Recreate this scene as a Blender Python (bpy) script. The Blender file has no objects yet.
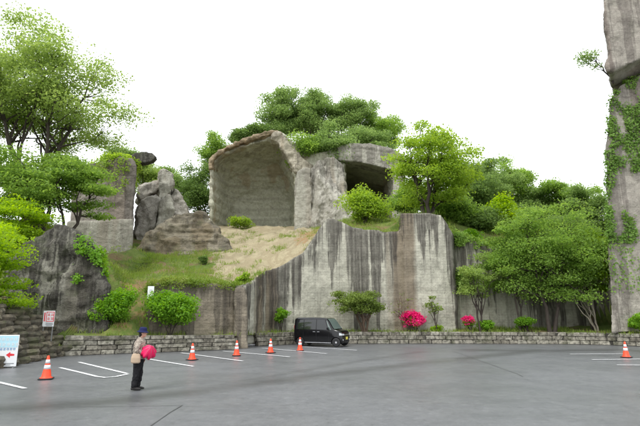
import bpy, bmesh, math, random
import numpy as np
from mathutils import Vector, Matrix, noise

R = math.radians
S = bpy.context.scene
C = S.collection
# ------------------------------------------------------------------ camera, sky, sun, exposure
CAM_H, F, TILT = 2.05, 480.0, math.atan(99 / 480.0)
cam_d = bpy.data.cameras.new('camera'); cam = bpy.data.objects.new('camera', cam_d); C.objects.link(cam)
cam.location = (0, 0, CAM_H); cam.rotation_euler = (R(90) + TILT, 0, 0)
cam_d.sensor_width = 36; cam_d.lens = F / 640 * 36; cam_d.clip_start = .05; cam_d.clip_end = 6000
S.camera = cam
SUN_EL, SUN_AZ = R(58), R(215)            # azimuth clockwise from +Y (north)
W = bpy.data.worlds.new('World'); S.world = W; W.use_nodes = True
wn, wl = W.node_tree.nodes, W.node_tree.links
bg = wn['Background']; bg.inputs['Strength'].default_value = .13
sky = wn.new('ShaderNodeTexSky'); sky.sky_type = 'NISHITA'; sky.sun_disc = False
sky.sun_elevation = SUN_EL; sky.sun_rotation = SUN_AZ; sky.dust_density = 6; sky.air_density = 1.2; sky.ozone_density = 1
hs = wn.new('ShaderNodeHueSaturation'); hs.inputs['Saturation'].default_value = .1
wl.new(sky.outputs[0], hs.inputs['Color'])
# an even overcast deck lies in front of the clear sky
mx = wn.new('ShaderNodeMix'); mx.data_type = 'RGBA'; mx.inputs[0].default_value = .75
wl.new(hs.outputs[0], mx.inputs[6]); mx.inputs[7].default_value = (8.6, 8.9, 9.2, 1)
wl.new(mx.outputs[2], bg.inputs['Color'])
sun_d = bpy.data.lights.new('sun', 'SUN'); sun = bpy.data.objects.new('sun', sun_d); C.objects.link(sun)
sun_d.energy = 1.2; sun_d.angle = R(25); sun_d.color = (1, .97, .92)
sdir = Vector((math.sin(SUN_AZ) * math.cos(SUN_EL), math.cos(SUN_AZ) * math.cos(SUN_EL), math.sin(SUN_EL)))
sun.rotation_euler = sdir.to_track_quat('Z', 'Y').to_euler(); sun.location = (-20, -20, 60)
S.view_settings.view_transform = 'Standard'; S.view_settings.look = 'None'
S.view_settings.gamma = 1; S.view_settings.exposure = 0.85; S.view_settings.use_curve_mapping = False

# ------------------------------------------------------------------ survey helpers (photo bearing + distance -> place)
CT, ST = math.cos(TILT), math.sin(TILT)
def P(u, v, Y):
    cx, cy = (u - 320) / F, (213 - v) / F
    k = Y / (CT - cy * ST)
    return Vector((cx * k, Y, CAM_H + (ST + cy * CT) * k))
def G(u, v, z=0.0):
    cx, cy = (u - 320) / F, (213 - v) / F
    k = (z - CAM_H) / (ST + cy * CT)
    return Vector((cx * k, (CT - cy * ST) * k, z))

def tag(o, label=None, cat=None, group=None, kind=None):
    if label: o['label'] = label
    if cat: o['category'] = cat
    if group: o['group'] = group
    if kind: o['kind'] = kind
    return o
def mesh_obj(name, me, mat, parent=None):
    o = bpy.data.objects.new(name, me); C.objects.link(o)
    if mat is not None and not me.materials: me.materials.append(mat)
    if parent is not None: o.parent = parent
    return o
def pydata(name, v, f, mat, parent=None, smooth=False):
    me = bpy.data.meshes.new(name); me.from_pydata([tuple(p) for p in v], [], f); me.update()
    if smooth: me.polygons.foreach_set('use_smooth', [True] * len(me.polygons))
    return mesh_obj(name, me, mat, parent)
def from_bm(name, bm, mat, parent=None, smooth=False):
    me = bpy.data.meshes.new(name); bmesh.ops.recalc_face_normals(bm, faces=bm.faces); bm.to_mesh(me); bm.free()
    if smooth: me.polygons.foreach_set('use_smooth', [True] * len(me.polygons))
    return mesh_obj(name, me, mat, parent)
def empty(name, loc, rz=0):
    o = bpy.data.objects.new(name, None); C.objects.link(o); o.location = loc; o.rotation_euler = (0, 0, rz)
    o.empty_display_size = .2
    return o
def bm_box(bm, c, s, rot=None, bevel=0):
    r = bmesh.ops.create_cube(bm, size=1)
    vs = r['verts']
    for v in vs: v.co = Vector((v.co.x * s[0], v.co.y * s[1], v.co.z * s[2]))
    if bevel:
        es = list({e for v in vs for e in v.link_edges})
        rb = bmesh.ops.bevel(bm, geom=es, offset=bevel, segments=1, affect='EDGES')
        vs = list({v for f in rb['faces'] for v in f.verts} | {v for v in vs if v.is_valid})
    M = rot if rot else Matrix.Identity(3)
    for v in vs: v.co = M @ v.co + Vector(c)
def box(name, c, s, mat, parent=None, rot=None, bevel=0):
    bm = bmesh.new(); bm_box(bm, c, s, rot, bevel); return from_bm(name, bm, mat, parent)

# ------------------------------------------------------------------ materials
def nmat(name, rough=.8, spec=.3):
    m = bpy.data.materials.new(name); m.use_nodes = True
    n, l = m.node_tree.nodes, m.node_tree.links
    b = n['Principled BSDF']; b.inputs['Roughness'].default_value = rough
    b.inputs['Specular IOR Level'].default_value = spec
    return m, n, l, b
def N_noise(n, l, vec, scale, detail=4, rough=.55, mapping=None, dist=0):
    t = n.new('ShaderNodeTexNoise'); t.inputs['Scale'].default_value = scale
    t.inputs['Detail'].default_value = detail; t.inputs['Roughness'].default_value = rough
    t.inputs['Distortion'].default_value = dist
    if mapping:
        mp = n.new('ShaderNodeMapping'); mp.inputs['Scale'].default_value = mapping
        l.new(vec, mp.inputs[0]); vec = mp.outputs[0]
    l.new(vec, t.inputs['Vector'])
    return t.outputs['Fac']
def N_math(n, l, op, a, b=None, c=None, clamp=False):
    m = n.new('ShaderNodeMath'); m.operation = op; m.use_clamp = clamp
    for i, x in enumerate((a, b, c)):
        if x is None: continue
        if isinstance(x, (int, float)): m.inputs[i].default_value = x
        else: l.new(x, m.inputs[i])
    return m.outputs[0]
def N_step(n, l, x, a, b, lo=0., hi=1.):
    m = n.new('ShaderNodeMapRange'); m.interpolation_type = 'SMOOTHSTEP'
    m.inputs[1].default_value = a; m.inputs[2].default_value = b
    m.inputs[3].default_value = lo; m.inputs[4].default_value = hi
    l.new(x, m.inputs[0]); return m.outputs[0]
def N_mix(n, l, f, a, b, mode='MIX'):
    m = n.new('ShaderNodeMix'); m.data_type = 'RGBA'; m.blend_type = mode
    for i, x in ((0, f), (6, a), (7, b)):
        if isinstance(x, (int, float)): m.inputs[i].default_value = x
        elif isinstance(x, tuple): m.inputs[i].default_value = (*x, 1) if len(x) == 3 else x
        else: l.new(x, m.inputs[i])
    return m.outputs[2]
def N_pos(n): return n.new('ShaderNodeNewGeometry').outputs['Position']
def N_bump(n, l, b, h, strength, dist, prev=None):
    t = n.new('ShaderNodeBump'); t.inputs['Strength'].default_value = strength; t.inputs['Distance'].default_value = dist
    l.new(h, t.inputs['Height'])
    if prev: l.new(prev, t.inputs['Normal'])
    l.new(t.outputs[0], b.inputs['Normal']); return t.outputs[0]
def N_attr(n, name):
    a = n.new('ShaderNodeAttribute'); a.attribute_name = name; return a.outputs['Fac']

def plain(name, col, rough=.6, spec=.3, metal=0, var=.0, vs=6, coat=0):
    m, n, l, b = nmat(name, rough, spec)
    b.inputs['Metallic'].default_value = metal
    if coat: b.inputs['Coat Weight'].default_value = coat; b.inputs['Coat Roughness'].default_value = .03
    if var:
        f = N_noise(n, l, N_pos(n), vs, 5)
        c = N_mix(n, l, f, tuple(x * (1 - var) for x in col), tuple(min(1, x * (1 + var)) for x in col))
        l.new(c, b.inputs['Base Color'])
    else: b.inputs['Base Color'].default_value = (*col, 1)
    return m

def rock_mat(name, pale, dark, brown, streak_len=3., dark_top=.8, mottle=.5, lines=.3, green=.0, line_scale=1., brown_amt=.5, bump=.5, wet=.75, vorb=.35):
    m, n, l, b = nmat(name, wet, .25)
    p = N_pos(n); drop = N_attr(n, 'drop')
    big = N_noise(n, l, p, .35, 5, .6)
    fine = N_noise(n, l, p, 3.5, 6, .65)
    st = N_noise(n, l, p, 1., 4, .6, (.9, .9, .035))
    st2 = N_noise(n, l, p, 1., 3, .6, (2.6, 2.6, .06))
    col = N_mix(n, l, N_step(n, l, fine, .3, .75), tuple(x * .8 for x in pale), tuple(min(1, x * 1.12) for x in pale))
    # brown vertical runs, broad
    br = N_noise(n, l, p, 1., 2, .5, (.42, .42, .012))
    col = N_mix(n, l, N_math(n, l, 'MULTIPLY', N_step(n, l, br, .56, .62), brown_amt), col, brown)
    # dark weathering running down from the top edge, its length set by the streak noise
    st3 = N_noise(n, l, p, 1., 3, .65, (7., 7., .10))
    ln = N_math(n, l, 'MULTIPLY', N_step(n, l, st, .40, .66), streak_len * 3.6)
    ln = N_math(n, l, 'ADD', ln, N_math(n, l, 'MULTIPLY', N_math(n, l, 'SUBTRACT', st2, .42), streak_len * 3.0))
    ln = N_math(n, l, 'ADD', ln, N_math(n, l, 'MULTIPLY', N_math(n, l, 'SUBTRACT', st3, .5), streak_len * 2.0))
    d = N_math(n, l, 'DIVIDE', N_math(n, l, 'SUBTRACT', ln, drop), streak_len)
    dk = N_math(n, l, 'MULTIPLY', N_step(n, l, d, -.6, .5), dark_top)
    al = N_math(n, l, 'MULTIPLY', N_step(n, l, st3, .25, .7, .55, 1.), N_step(n, l, fine, .15, .5, .7, 1.))
    dk = N_math(n, l, 'MULTIPLY', dk, al)
    # faint rain streaks over the whole face
    dk = N_math(n, l, 'MAXIMUM', dk, N_math(n, l, 'MULTIPLY', N_step(n, l, N_math(n, l, 'MULTIPLY', N_math(n, l, 'ADD', st2, st3), .5), .48, .66), .32 * dark_top))
    col = N_mix(n, l, dk, col, dark)
    # lichen / damp mottling
    mo = N_noise(n, l, p, 1.3, 7, .7)
    col = N_mix(n, l, N_math(n, l, 'MULTIPLY', N_step(n, l, mo, .48, .68), mottle), col, tuple(x * 1.3 for x in dark))
    if green:
        g = N_noise(n, l, p, .9, 5, .65)
        col = N_mix(n, l, N_math(n, l, 'MULTIPLY', N_step(n, l, g, .5, .7), green), col, (.10, .13, .045))
    # saw courses
    wv = n.new('ShaderNodeTexWave'); wv.wave_type = 'BANDS'; wv.bands_direction = 'Z'
    wv.inputs['Scale'].default_value = line_scale; wv.inputs['Distortion'].default_value = 1.2
    wv.inputs['Detail'].default_value = 2; wv.inputs['Detail Scale'].default_value = .6
    l.new(p, wv.inputs['Vector'])
    lineb = N_step(n, l, wv.outputs['Fac'], .0, .35)
    lf = N_math(n, l, 'MULTIPLY', N_math(n, l, 'SUBTRACT', 1., lineb), lines)
    lf = N_math(n, l, 'MULTIPLY', lf, N_step(n, l, big, .3, .6, .3, 1.))
    col = N_mix(n, l, lf, col, tuple(x * 1.2 for x in dark))
    ce = n.new('ShaderNodeTexVoronoi'); ce.feature = 'DISTANCE_TO_EDGE'; ce.inputs['Scale'].default_value = .55
    mpv = n.new('ShaderNodeVectorMath'); mpv.operation = 'ADD'
    nv = n.new('ShaderNodeTexNoise'); nv.inputs['Scale'].default_value = 1.1; nv.inputs['Detail'].default_value = 5
    l.new(p, nv.inputs['Vector']); l.new(p, mpv.inputs[0]); l.new(nv.outputs['Color'], mpv.inputs[1]); l.new(mpv.outputs[0], ce.inputs['Vector'])
    ck = N_math(n, l, 'MULTIPLY', N_step(n, l, ce.outputs['Distance'], .0, .035, 1., 0.), N_step(n, l, big, .42, .6))
    col = N_mix(n, l, N_math(n, l, 'MULTIPLY', ck, .7 * mottle), col, tuple(x * .5 for x in dark))
    pit = N_noise(n, l, p, 9, 4, .7)
    col = N_mix(n, l, N_step(n, l, pit, .55, .75, 0, .45), col, tuple(x * 1.1 for x in dark))
    l.new(col, b.inputs['Base Color'])
    nb = N_bump(n, l, b, lineb, lines * .8, .03)
    nb = N_bump(n, l, b, mo, bump, .25, nb)
    nb = N_bump(n, l, b, fine, bump, .09, nb)
    vor = n.new('ShaderNodeTexVoronoi'); vor.inputs['Scale'].default_value = 2.2
    l.new(p, vor.inputs['Vector'])
    N_bump(n, l, b, vor.outputs['Distance'], vorb, .12, nb)
    return m

M = {}
M['rock_wall'] = rock_mat('quarry_face', (.42, .41, .335), (.046, .040, .034), (.14, .10, .06), 2.4, .95, .22, .12, line_scale=1.7, brown_amt=.75, bump=.4, vorb=0)
M['rock_low'] = rock_mat('low_quarry_face', (.26, .225, .17), (.055, .047, .039), (.20, .145, .08), 1.5, .75, .4, .22, line_scale=1.6, bump=.5, vorb=.1)
M['rock_dark'] = rock_mat('weathered_dark_rock', (.26, .25, .21), (.022, .019, .016), (.07, .055, .038), 3.6, .95, .7, .12, .3, bump=1.)
M['rock_pillar'] = rock_mat('pillar_rock', (.30, .27, .235), (.08, .068, .062), (.17, .13, .10), 1.8, .65, .5, .12, bump=.8)
M['rock_pale'] = rock_mat('pale_cut_rock', (.38, .37, .31), (.13, .115, .095), (.25, .21, .16), .9, .5, .4, .1, bump=.7)
M['rock_cave'] = rock_mat('cave_rock', (.47, .465, .36), (.12, .105, .08), (.30, .22, .13), .45, .5, .3, .28, line_scale=.23, bump=.7)
M['rock_boulder'] = rock_mat('boulder_rock', (.44, .415, .36), (.11, .098, .083), (.26, .21, .15), .8, .35, .45, .05, bump=1.)
M['rock_mound'] = rock_mat('layered_rock', (.25, .22, .16), (.04, .036, .03), (.17, .125, .065), 1.0, .5, .55, .28, .3, line_scale=.7, bump=1.)
M['rock_tower'] = rock_mat('tower_rock', (.34, .315, .27), (.095, .08, .07), (.18, .135, .11), 5, .65, .4, .12, .12, bump=.6, vorb=.15)
M['rock_earth'] = rock_mat('earthy_rim', (.34, .265, .17), (.10, .075, .05), (.26, .16, .085), .6, .5, .5, .05, .2, bump=1.)
M['rock_grey'] = rock_mat('grey_cut_rock', (.40, .385, .33), (.09, .08, .068), (.24, .19, .13), 1.3, .65, .4, .06, .12, bump=.9)
M['rock_rim'] = rock_mat('broken_rim_rock', (.42, .385, .30), (.10, .085, .065), (.30, .22, .13), .9, .5, .45, .08, bump=1.)

def stone_mat(name, cols, moss=.5):
    m, n, l, b = nmat(name, .8, .3)
    p = N_pos(n); oi = n.new('ShaderNodeObjectInfo')
    r = n.new('ShaderNodeValToRGB'); r.color_ramp.interpolation = 'LINEAR'
    for i, c in enumerate(cols):
        e = r.color_ramp.elements[i] if i < 2 else r.color_ramp.elements.new(i / (len(cols) - 1))
        e.position = i / (len(cols) - 1); e.color = (*c, 1)
    l.new(oi.outputs['Random'], r.inputs[0])
    f = N_noise(n, l, p, 5, 6, .7)
    c = N_mix(n, l, N_step(n, l, f, .3, .7), r.outputs[0], (.055, .05, .04))
    g = N_noise(n, l, p, 1.1, 5, .6)
    c = N_mix(n, l, N_math(n, l, 'MULTIPLY', N_step(n, l, g, .48, .66), moss), c, (.05, .06, .02))
    l.new(c, b.inputs['Base Color'])
    N_bump(n, l, b, N_noise(n, l, p, 14, 5, .7), .6, .03)
    return m
M['block'] = stone_mat('retaining_block', [(.34, .32, .26), (.22, .2, .16), (.42, .40, .33), (.27, .25, .2)], .45)
M['flat_stone'] = stone_mat('mossy_flat_stone', [(.13, .11, .08), (.20, .17, .12), (.10, .09, .065), (.24, .21, .15)], .6)

# wet asphalt
m, n, l, b = nmat('wet_asphalt', .35, .5); M['asphalt'] = m
p = N_pos(n); wet = N_attr(n, 'wet')
grain = N_noise(n, l, p, 28, 6, .8); mid = N_noise(n, l, p, .9, 6, .6); big = N_noise(n, l, p, .14, 4, .55)
stx = N_noise(n, l, p, .8, 8, .72, (.4, 1.3, 1), .5)
c = N_mix(n, l, grain, (.06, .063, .068), (.20, .205, .212))
c = N_mix(n, l, N_step(n, l, mid, .35, .7), c, (.105, .109, .116))
sp = N_noise(n, l, p, 4.5, 9, .85)
c = N_mix(n, l, N_step(n, l, sp, .53, .64, 0, .62), c, (.05, .052, .055)); c = N_mix(n, l, N_step(n, l, sp, .47, .36, 0, .5), c, (.23, .235, .242))
wf = N_math(n, l, 'MULTIPLY', wet, N_step(n, l, stx, .3, .6, .45, 1.))
c = N_mix(n, l, N_math(n, l, 'MULTIPLY', wf, .65), c, (.035, .035, .034))
l.new(c, b.inputs['Base Color'])
r0 = N_step(n, l, big, .35, .65, .30, .46)
r0 = N_math(n, l, 'ADD', r0, N_math(n, l, 'MULTIPLY', N_math(n, l, 'SUBTRACT', stx, .5), .18))
r0 = N_math(n, l, 'SUBTRACT', r0, N_math(n, l, 'MULTIPLY', wf, .02), clamp=True)
l.new(r0, b.inputs['Roughness'])
nb = N_bump(n, l, b, grain, .5, .012); N_bump(n, l, b, mid, .25, .05, nb)
# worn road paint
m, n, l, b = nmat('worn_white_paint', .4, .4); M['paint'] = m
p = N_pos(n); f = N_noise(n, l, p, 16, 6, .75); g = N_noise(n, l, p, 2, 4, .6)
c = N_mix(n, l, N_step(n, l, f, .54, .66), (.74, .75, .76), (.14, .145, .15))
c = N_mix(n, l, N_step(n, l, g, .55, .75, 0, .35), c, (.3, .3, .3))
l.new(c, b.inputs['Base Color'])
M['tar'] = plain('tar_seam', (.075, .076, .078), .4, .4, var=.5, vs=3)

# hillside
m, n, l, b = nmat('hillside_ground', .9, .15); M['hill'] = m
p = N_pos(n); sand = N_attr(n, 'sand'); dirt = N_attr(n, 'dirt')
a1 = N_noise(n, l, p, 1.2, 6, .65); a2 = N_noise(n, l, p, 7, 5, .7); a3 = N_noise(n, l, p, .5, 5, .65)
gc = N_mix(n, l, N_step(n, l, a1, .35, .65), (.08, .125, .025), (.14, .17, .045))
gc = N_mix(n, l, N_step(n, l, a3, .48, .62), gc, (.17, .12, .065))
sc = N_mix(n, l, N_step(n, l, a2, .3, .7), (.28, .24, .15), (.35, .305, .20))
wf_ = n.new('ShaderNodeTexVoronoi'); wf_.feature = 'DISTANCE_TO_EDGE'; wf_.inputs['Scale'].default_value = .75
wmp = n.new('ShaderNodeMapping'); wmp.inputs['Scale'].default_value = (1, .33, .6); wmp.inputs['Rotation'].default_value = (0, 0, .5)
wad = n.new('ShaderNodeVectorMath'); wad.operation = 'MULTIPLY_ADD'; wad.inputs[1].default_value = (1.3, 1.3, 1.3)
wno = n.new('ShaderNodeTexNoise'); wno.inputs['Scale'].default_value = .9; wno.inputs['Detail'].default_value = 6; l.new(p, wno.inputs['Vector'])
l.new(wno.outputs['Color'], wad.inputs[0]); l.new(p, wad.inputs[2]); l.new(wad.outputs[0], wmp.inputs[0]); l.new(wmp.outputs[0], wf_.inputs['Vector'])
fis = N_math(n, l, 'MULTIPLY', N_step(n, l, wf_.outputs['Distance'], 0, .22), N_step(n, l, N_noise(n, l, p, 2.2, 6, .7, (1, .4, 1)), .25, .6, .4, 1.))
sc = N_mix(n, l, N_step(n, l, fis, .05, .6, .38, 0.), sc, (.17, .13, .075))
sc = N_mix(n, l, N_step(n, l, N_noise(n, l, p, .45, 5, .65), .45, .66, 0, .6), sc, (.20, .17, .105))
col = N_mix(n, l, N_step(n, l, N_math(n, l, 'ADD', sand, N_math(n, l, 'MULTIPLY', N_math(n, l, 'SUBTRACT', a1, .5), 1.6)), .35, .65), gc, sc)
dc = N_mix(n, l, a2, (.20, .12, .06), (.29, .20, .10))
col = N_mix(n, l, N_step(n, l, N_math(n, l, 'ADD', dirt, N_math(n, l, 'MULTIPLY', N_math(n, l, 'SUBTRACT', a1, .5), 2.2)), .35, .85), col, dc)
l.new(col, b.inputs['Base Color'])
nb = N_bump(n, l, b, a2, .4, .07); nb = N_bump(n, l, b, a1, .5, .25, nb); N_bump(n, l, b, fis, .45, .25, nb)
M['soil'] = plain('ground_soil', (.11, .09, .05), .95, .1, var=.4, vs=.6)

def leaf_mat(name, c1, c2, c3, trans=.45):
    m = bpy.data.materials.new(name); m.use_nodes = True
    n, l = m.node_tree.nodes, m.node_tree.links
    b = n['Principled BSDF']; b.inputs['Roughness'].default_value = .5; b.inputs['Specular IOR Level'].default_value = .2
    g = n.new('ShaderNodeNewGeometry')
    r = n.new('ShaderNodeValToRGB'); e = r.color_ramp.elements
    e[0].color = (*c1, 1); e[1].color = (*c3, 1); e[1].position = 1
    k = e.new(.5); k.color = (*c2, 1)
    f = N_noise(n, l, g.outputs['Position'], .9, 3, .5)
    s = N_math(n, l, 'ADD', N_math(n, l, 'MULTIPLY', g.outputs['Random Per Island'], .5), N_step(n, l, f, .3, .7, 0, .5), clamp=True)
    l.new(s, r.inputs[0]); l.new(r.outputs[0], b.inputs['Base Color'])
    t = n.new('ShaderNodeBsdfTranslucent')
    hsv = n.new('ShaderNodeHueSaturation'); hsv.inputs['Hue'].default_value = .485; hsv.inputs['Saturation'].default_value = 1.1; hsv.inputs['Value'].default_value = 1.35
    l.new(r.outputs[0], hsv.inputs['Color']); l.new(hsv.outputs[0], t.inputs[0])
    ms = n.new('ShaderNodeMixShader'); ms.inputs[0].default_value = trans
    l.new(b.outputs[0], ms.inputs[1]); l.new(t.outputs[0], ms.inputs[2])
    l.new(ms.outputs[0], n['Material Output'].inputs[0])
    return m
L = {
 'airy': leaf_mat('fresh_zelkova_leaf', (.20, .29, .075), (.26, .37, .10), (.34, .45, .13), .58),
 'maple': leaf_mat('maple_leaf', (.16, .27, .06), (.22, .355, .075), (.30, .45, .10), .6),
 'bright': leaf_mat('bright_maple_leaf', (.20, .34, .025), (.27, .43, .035), (.35, .52, .055), .6),
 'forest': leaf_mat('forest_leaf', (.15, .24, .075), (.21, .32, .10), (.29, .41, .14), .58),
 'dark': leaf_mat('dark_forest_leaf', (.10, .175, .05), (.145, .235, .065), (.20, .30, .09), .55),
 'bush': leaf_mat('bush_leaf', (.12, .26, .025), (.17, .35, .035), (.25, .45, .05), .52),
 'olive': leaf_mat('camellia_leaf', (.12, .18, .04), (.165, .235, .05), (.22, .30, .07), .42),
 'yellow': leaf_mat('yellow_green_leaf', (.21, .33, .045), (.28, .42, .06), (.35, .50, .08), .6),
 'pink': leaf_mat('azalea_petal', (.55, .012, .11), (.72, .02, .17), (.82, .07, .27), .35),
 'grass': leaf_mat('grass_blade', (.14, .22, .035), (.20, .29, .05), (.29, .33, .09), .45),
 'ivy': leaf_mat('ivy_leaf', (.11, .21, .04), (.16, .28, .055), (.22, .36, .08), .45),
}
M['bark'] = plain('dark_bark', (.055, .045, .038), .85, .2, var=.5, vs=9)
M['bark_pale'] = plain('pale_bark', (.28, .25, .20), .85, .2, var=.3, vs=9)
M['bark_brown'] = plain('brown_bark', (.12, .085, .06), .85, .2, var=.4, vs=9)

# ------------------------------------------------------------------ the ground
def interp(xs, ys, x): return np.interp(x, xs, ys)
WALL = [Vector((-90, 8, 0)), Vector((-13.0, 9, 0)), Vector((-12.7, 14, 0)), Vector((-12.4, 20, 0)), G(60, 356.5), G(140, 353.2), G(232, 349.6), G(258, 346.3), G(300, 344.2), G(420, 343.8), G(560, 344.3), G(610, 345.2), G(650, 347), G(720, 352), G(800, 358)]
WX = np.array([p.x for p in WALL]); WY = np.array([p.y for p in WALL])
def wallY(x): return np.interp(x, WX, WY)

# main cliff stations: (bearing, top row, distance)
D_ST = [(234.5, 286, 29.3), (240, 285, 29.4), (247, 284, 29.7), (255, 276, 30.4), (263, 271, 31.6), (273, 268, 32.6), (284, 264, 33.2), (295, 257, 33.5),
        (304, 251, 33.7), (311, 241, 33.9), (318, 230, 34.1), (325, 220.5, 34.2), (330, 217, 34.3), (336, 219, 34.3), (344, 222, 34.3),
        (352, 226, 34.3), (368, 229.5, 34.3), (384, 232, 34.4), (395, 231, 34.4), (400.5, 231, 34.4), (401.5, 213, 34.0), (408, 212, 34.0),
        (420, 212, 34.0), (432, 213.5, 34.0), (441, 216, 34.0), (446, 222, 34.1), (452, 230, 34.2), (454, 234, 35.4), (462, 236, 35.6), (474, 240, 35.8),
        (490, 247, 36), (520, 252, 36), (560, 256, 36.2), (600, 258, 36.4), (640, 258, 36.6), (700, 258, 37)]
C_ST = [(147, 291, 27.6), (152, 284, 27.5), (165, 281, 27.6), (180, 281.5, 27.9), (200, 283, 28.4), (222, 285, 28.9), (236, 286, 29.3)]
cl = [P(u, 300, Y) for u, v, Y in C_ST[:-1]] + [P(u, 300, Y) for u, v, Y in D_ST]
CLX = np.array([p.x for p in cl]); CLY = np.array([p.y for p in cl])

ctl = [  # the upper hillside, as surveyed points
 (100, 326, 24.6), (130, 327, 25.2), (112, 312, 27), (140, 312, 27.5), (125, 300, 29), (118, 285, 33), (112, 268, 38),
 (160, 283.5, 28.6), (180, 283.5, 29), (200, 285, 29.4), (222, 286, 30), (240, 287, 31), (150, 272, 33), (180, 268, 35), (205, 268, 35.5),
 (247, 285.5, 31), (255, 277.5, 31.6), (263, 273, 32.6), (284, 266, 34.4), (304, 253, 35), (318, 232.5, 35.4), (330, 221, 35.6),
 (262, 262, 36), (240, 262, 37), (285, 247, 40), (255, 243, 44), (225, 243, 44),
 (215, 229, 52), (265, 227.5, 52), (315, 229, 51), (300, 231, 47), (345, 226, 36), (384, 233.5, 36), (360, 216, 42), (390, 222, 42),
 (404, 215, 35.6), (440, 219, 35.6), (425, 212, 42), (455, 236, 37), (475, 241.5, 37.4), (500, 250, 37.6), (560, 258, 37.8), (640, 260, 38.2), (700, 260, 39),
 (480, 228, 44), (540, 240, 46), (620, 245, 48), (150, 258, 42), (110, 265, 43), (185, 250, 43), (150, 232, 56), (200, 225, 58),
]
ctl = [P(*c) for c in ctl] + [Vector(v) for v in ((-14.5, 23.2, 1.0), (-12.5, 22.8, .95), (-11, 23.4, .95), (-9, 24.7, .95), (-7.2, 25.9, .95), (-18, 21, 1.5), (-26, 20, 2.0), (-22, 26, 5.5), (-15, 30, 6.8), (-13.5, 29, 5.4),
 (-30, 30, 8), (-20, 34, 8.5), (-14, 36, 6.8), (-25, 45, 10), (-40, 45, 11), (-18, 58, 10), (-5, 66, 13), (10, 66, 14), (-30, 80, 13), (0, 90, 15), (30, 80, 14), (45, 50, 9),
 (20, 60, 11), (30, 60, 11), (60, 70, 14), (-70, 70, 15), (0, 130, 18), (60, 130, 18), (-60, 130, 18), (70, 40, 9), (-70, 30, 10))]
K = np.array([[p.x, p.y] for p in ctl]); KZ = np.array([p.z for p in ctl])
def _k(r): return r                                        # linear kernel: no overshoot
A_ = _k(np.linalg.norm(K[:, None] - K[None], axis=2)); nK = len(K)
sysm = np.zeros((nK + 3, nK + 3)); sysm[:nK, :nK] = A_
sysm[:nK, nK] = 1; sysm[nK, :nK] = 1; sysm[:nK, nK + 1:] = K; sysm[nK + 1:, :nK] = K.T
sol = np.linalg.solve(sysm, np.concatenate([KZ, np.zeros(3)]))
def upper(x, y):
    q = np.stack([x, y], -1)
    return (_k(np.linalg.norm(q[:, None] - K[None], axis=2)) @ sol[:nK]) + sol[nK] + q @ sol[nK + 1:]
def sstep(t): t = np.clip(t, 0, 1); return t * t * (3 - 2 * t)
def HH(x, y):
    x = np.asarray(x, float); y = np.asarray(y, float)
    up = np.maximum(upper(x, y), .8)
    d = y - wallY(x)
    bed = .66 + np.clip(d, 0, 6) * .06
    yc = np.interp(x, CLX, CLY)
    w = sstep((y - yc - .5) / .7)
    w = np.where(x < CLX[0] + .3, 1.0, w)
    left = np.where(x < CLX[0], 1.0, sstep((CLX[0] + 2 - x) / 2.0))
    bed = bed + left * 0
    z = bed * (1 - w) + up * w
    near = sstep(d / .9)                                     # every bed meets its own wall top
    zt = np.interp(x, [-30, -12.2, -11.9, -5, 30], [.3, .3, .84, .72, .66])
    z = np.where((x < -12.1) & (y < 24.5), np.minimum(z, .25 + np.clip(-12.35 - x, 0, 99) * 1.15), z)
    xa = P(108, 330, 25.2).x
    z = np.where(x < xa, np.minimum(z, 1.0 + np.clip(y - 25.9, 0, 99) * 2.5), z)
    return zt * (1 - near) + z * near
def H(x, y): return float(HH(np.array([x]), np.array([y]))[0])

# hillside sheet
xs = np.concatenate([np.arange(-90, -26, 2.), np.arange(-26, -13.2, .4), np.arange(-13.2, -11.8, .1), np.arange(-11.8, 26, .4), np.arange(26, 91, 2.)])
sd = np.concatenate([np.arange(0, 30, .4), np.arange(30, 50, 1.), np.arange(50, 130, 4.)])
XX, SS = np.meshgrid(xs, sd, indexing='ij'); YY = wallY(XX) + .22 + SS
hz = HH(XX.ravel(), YY.ravel())
nz = np.array([noise.fractal((x * .5, y * .5, 3.1), .9, 2.1, 5) for x, y in zip(XX.ravel(), YY.ravel())])
hz = hz + nz * .16 * np.clip(SS.ravel() / 3, .15, 1)
def inpoly(poly, x, y):
    c = np.zeros(len(x), bool); k = len(poly)
    for i in range(k):
        x1, y1 = poly[i]; x2, y2 = poly[(i + 1) % k]
        cond = ((y1 > y) != (y2 > y)) & (x < (x2 - x1) * (y - y1) / (y2 - y1 + 1e-9) + x1)
        c ^= cond
    return c
def pts2(lst): return [(P(*a).x, P(*a).y) for a in lst]
SAND = pts2([(212, 286, 32.5), (246, 287, 30.3), (266, 270, 32.2), (302, 252, 34), (322, 226, 35), (326, 230, 40), (322, 229, 56), (205, 229, 56), (214, 243, 46), (214, 262, 38)])
DIRT = pts2([(296, 252, 36.4), (318, 234, 36), (322, 232, 46), (300, 236, 46)])
DIRT2 = pts2([(112, 330, 24.6), (142, 330, 25.6), (144, 290, 31), (118, 290, 31)])
def soft(poly):
    x, y = XX.ravel(), YY.ravel(); s = np.zeros(len(x))
    for dx in (-.6, 0, .6):
        for dy in (-.8, 0, .8): s += inpoly(poly, x + dx, y + dy)
    return s / 9
nx_, ny_ = XX.shape
idx = np.arange(nx_ * ny_).reshape(nx_, ny_)
fc = np.stack([idx[:-1, :-1], idx[1:, :-1], idx[1:, 1:], idx[:-1, 1:]], -1).reshape(-1, 4)
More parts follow.
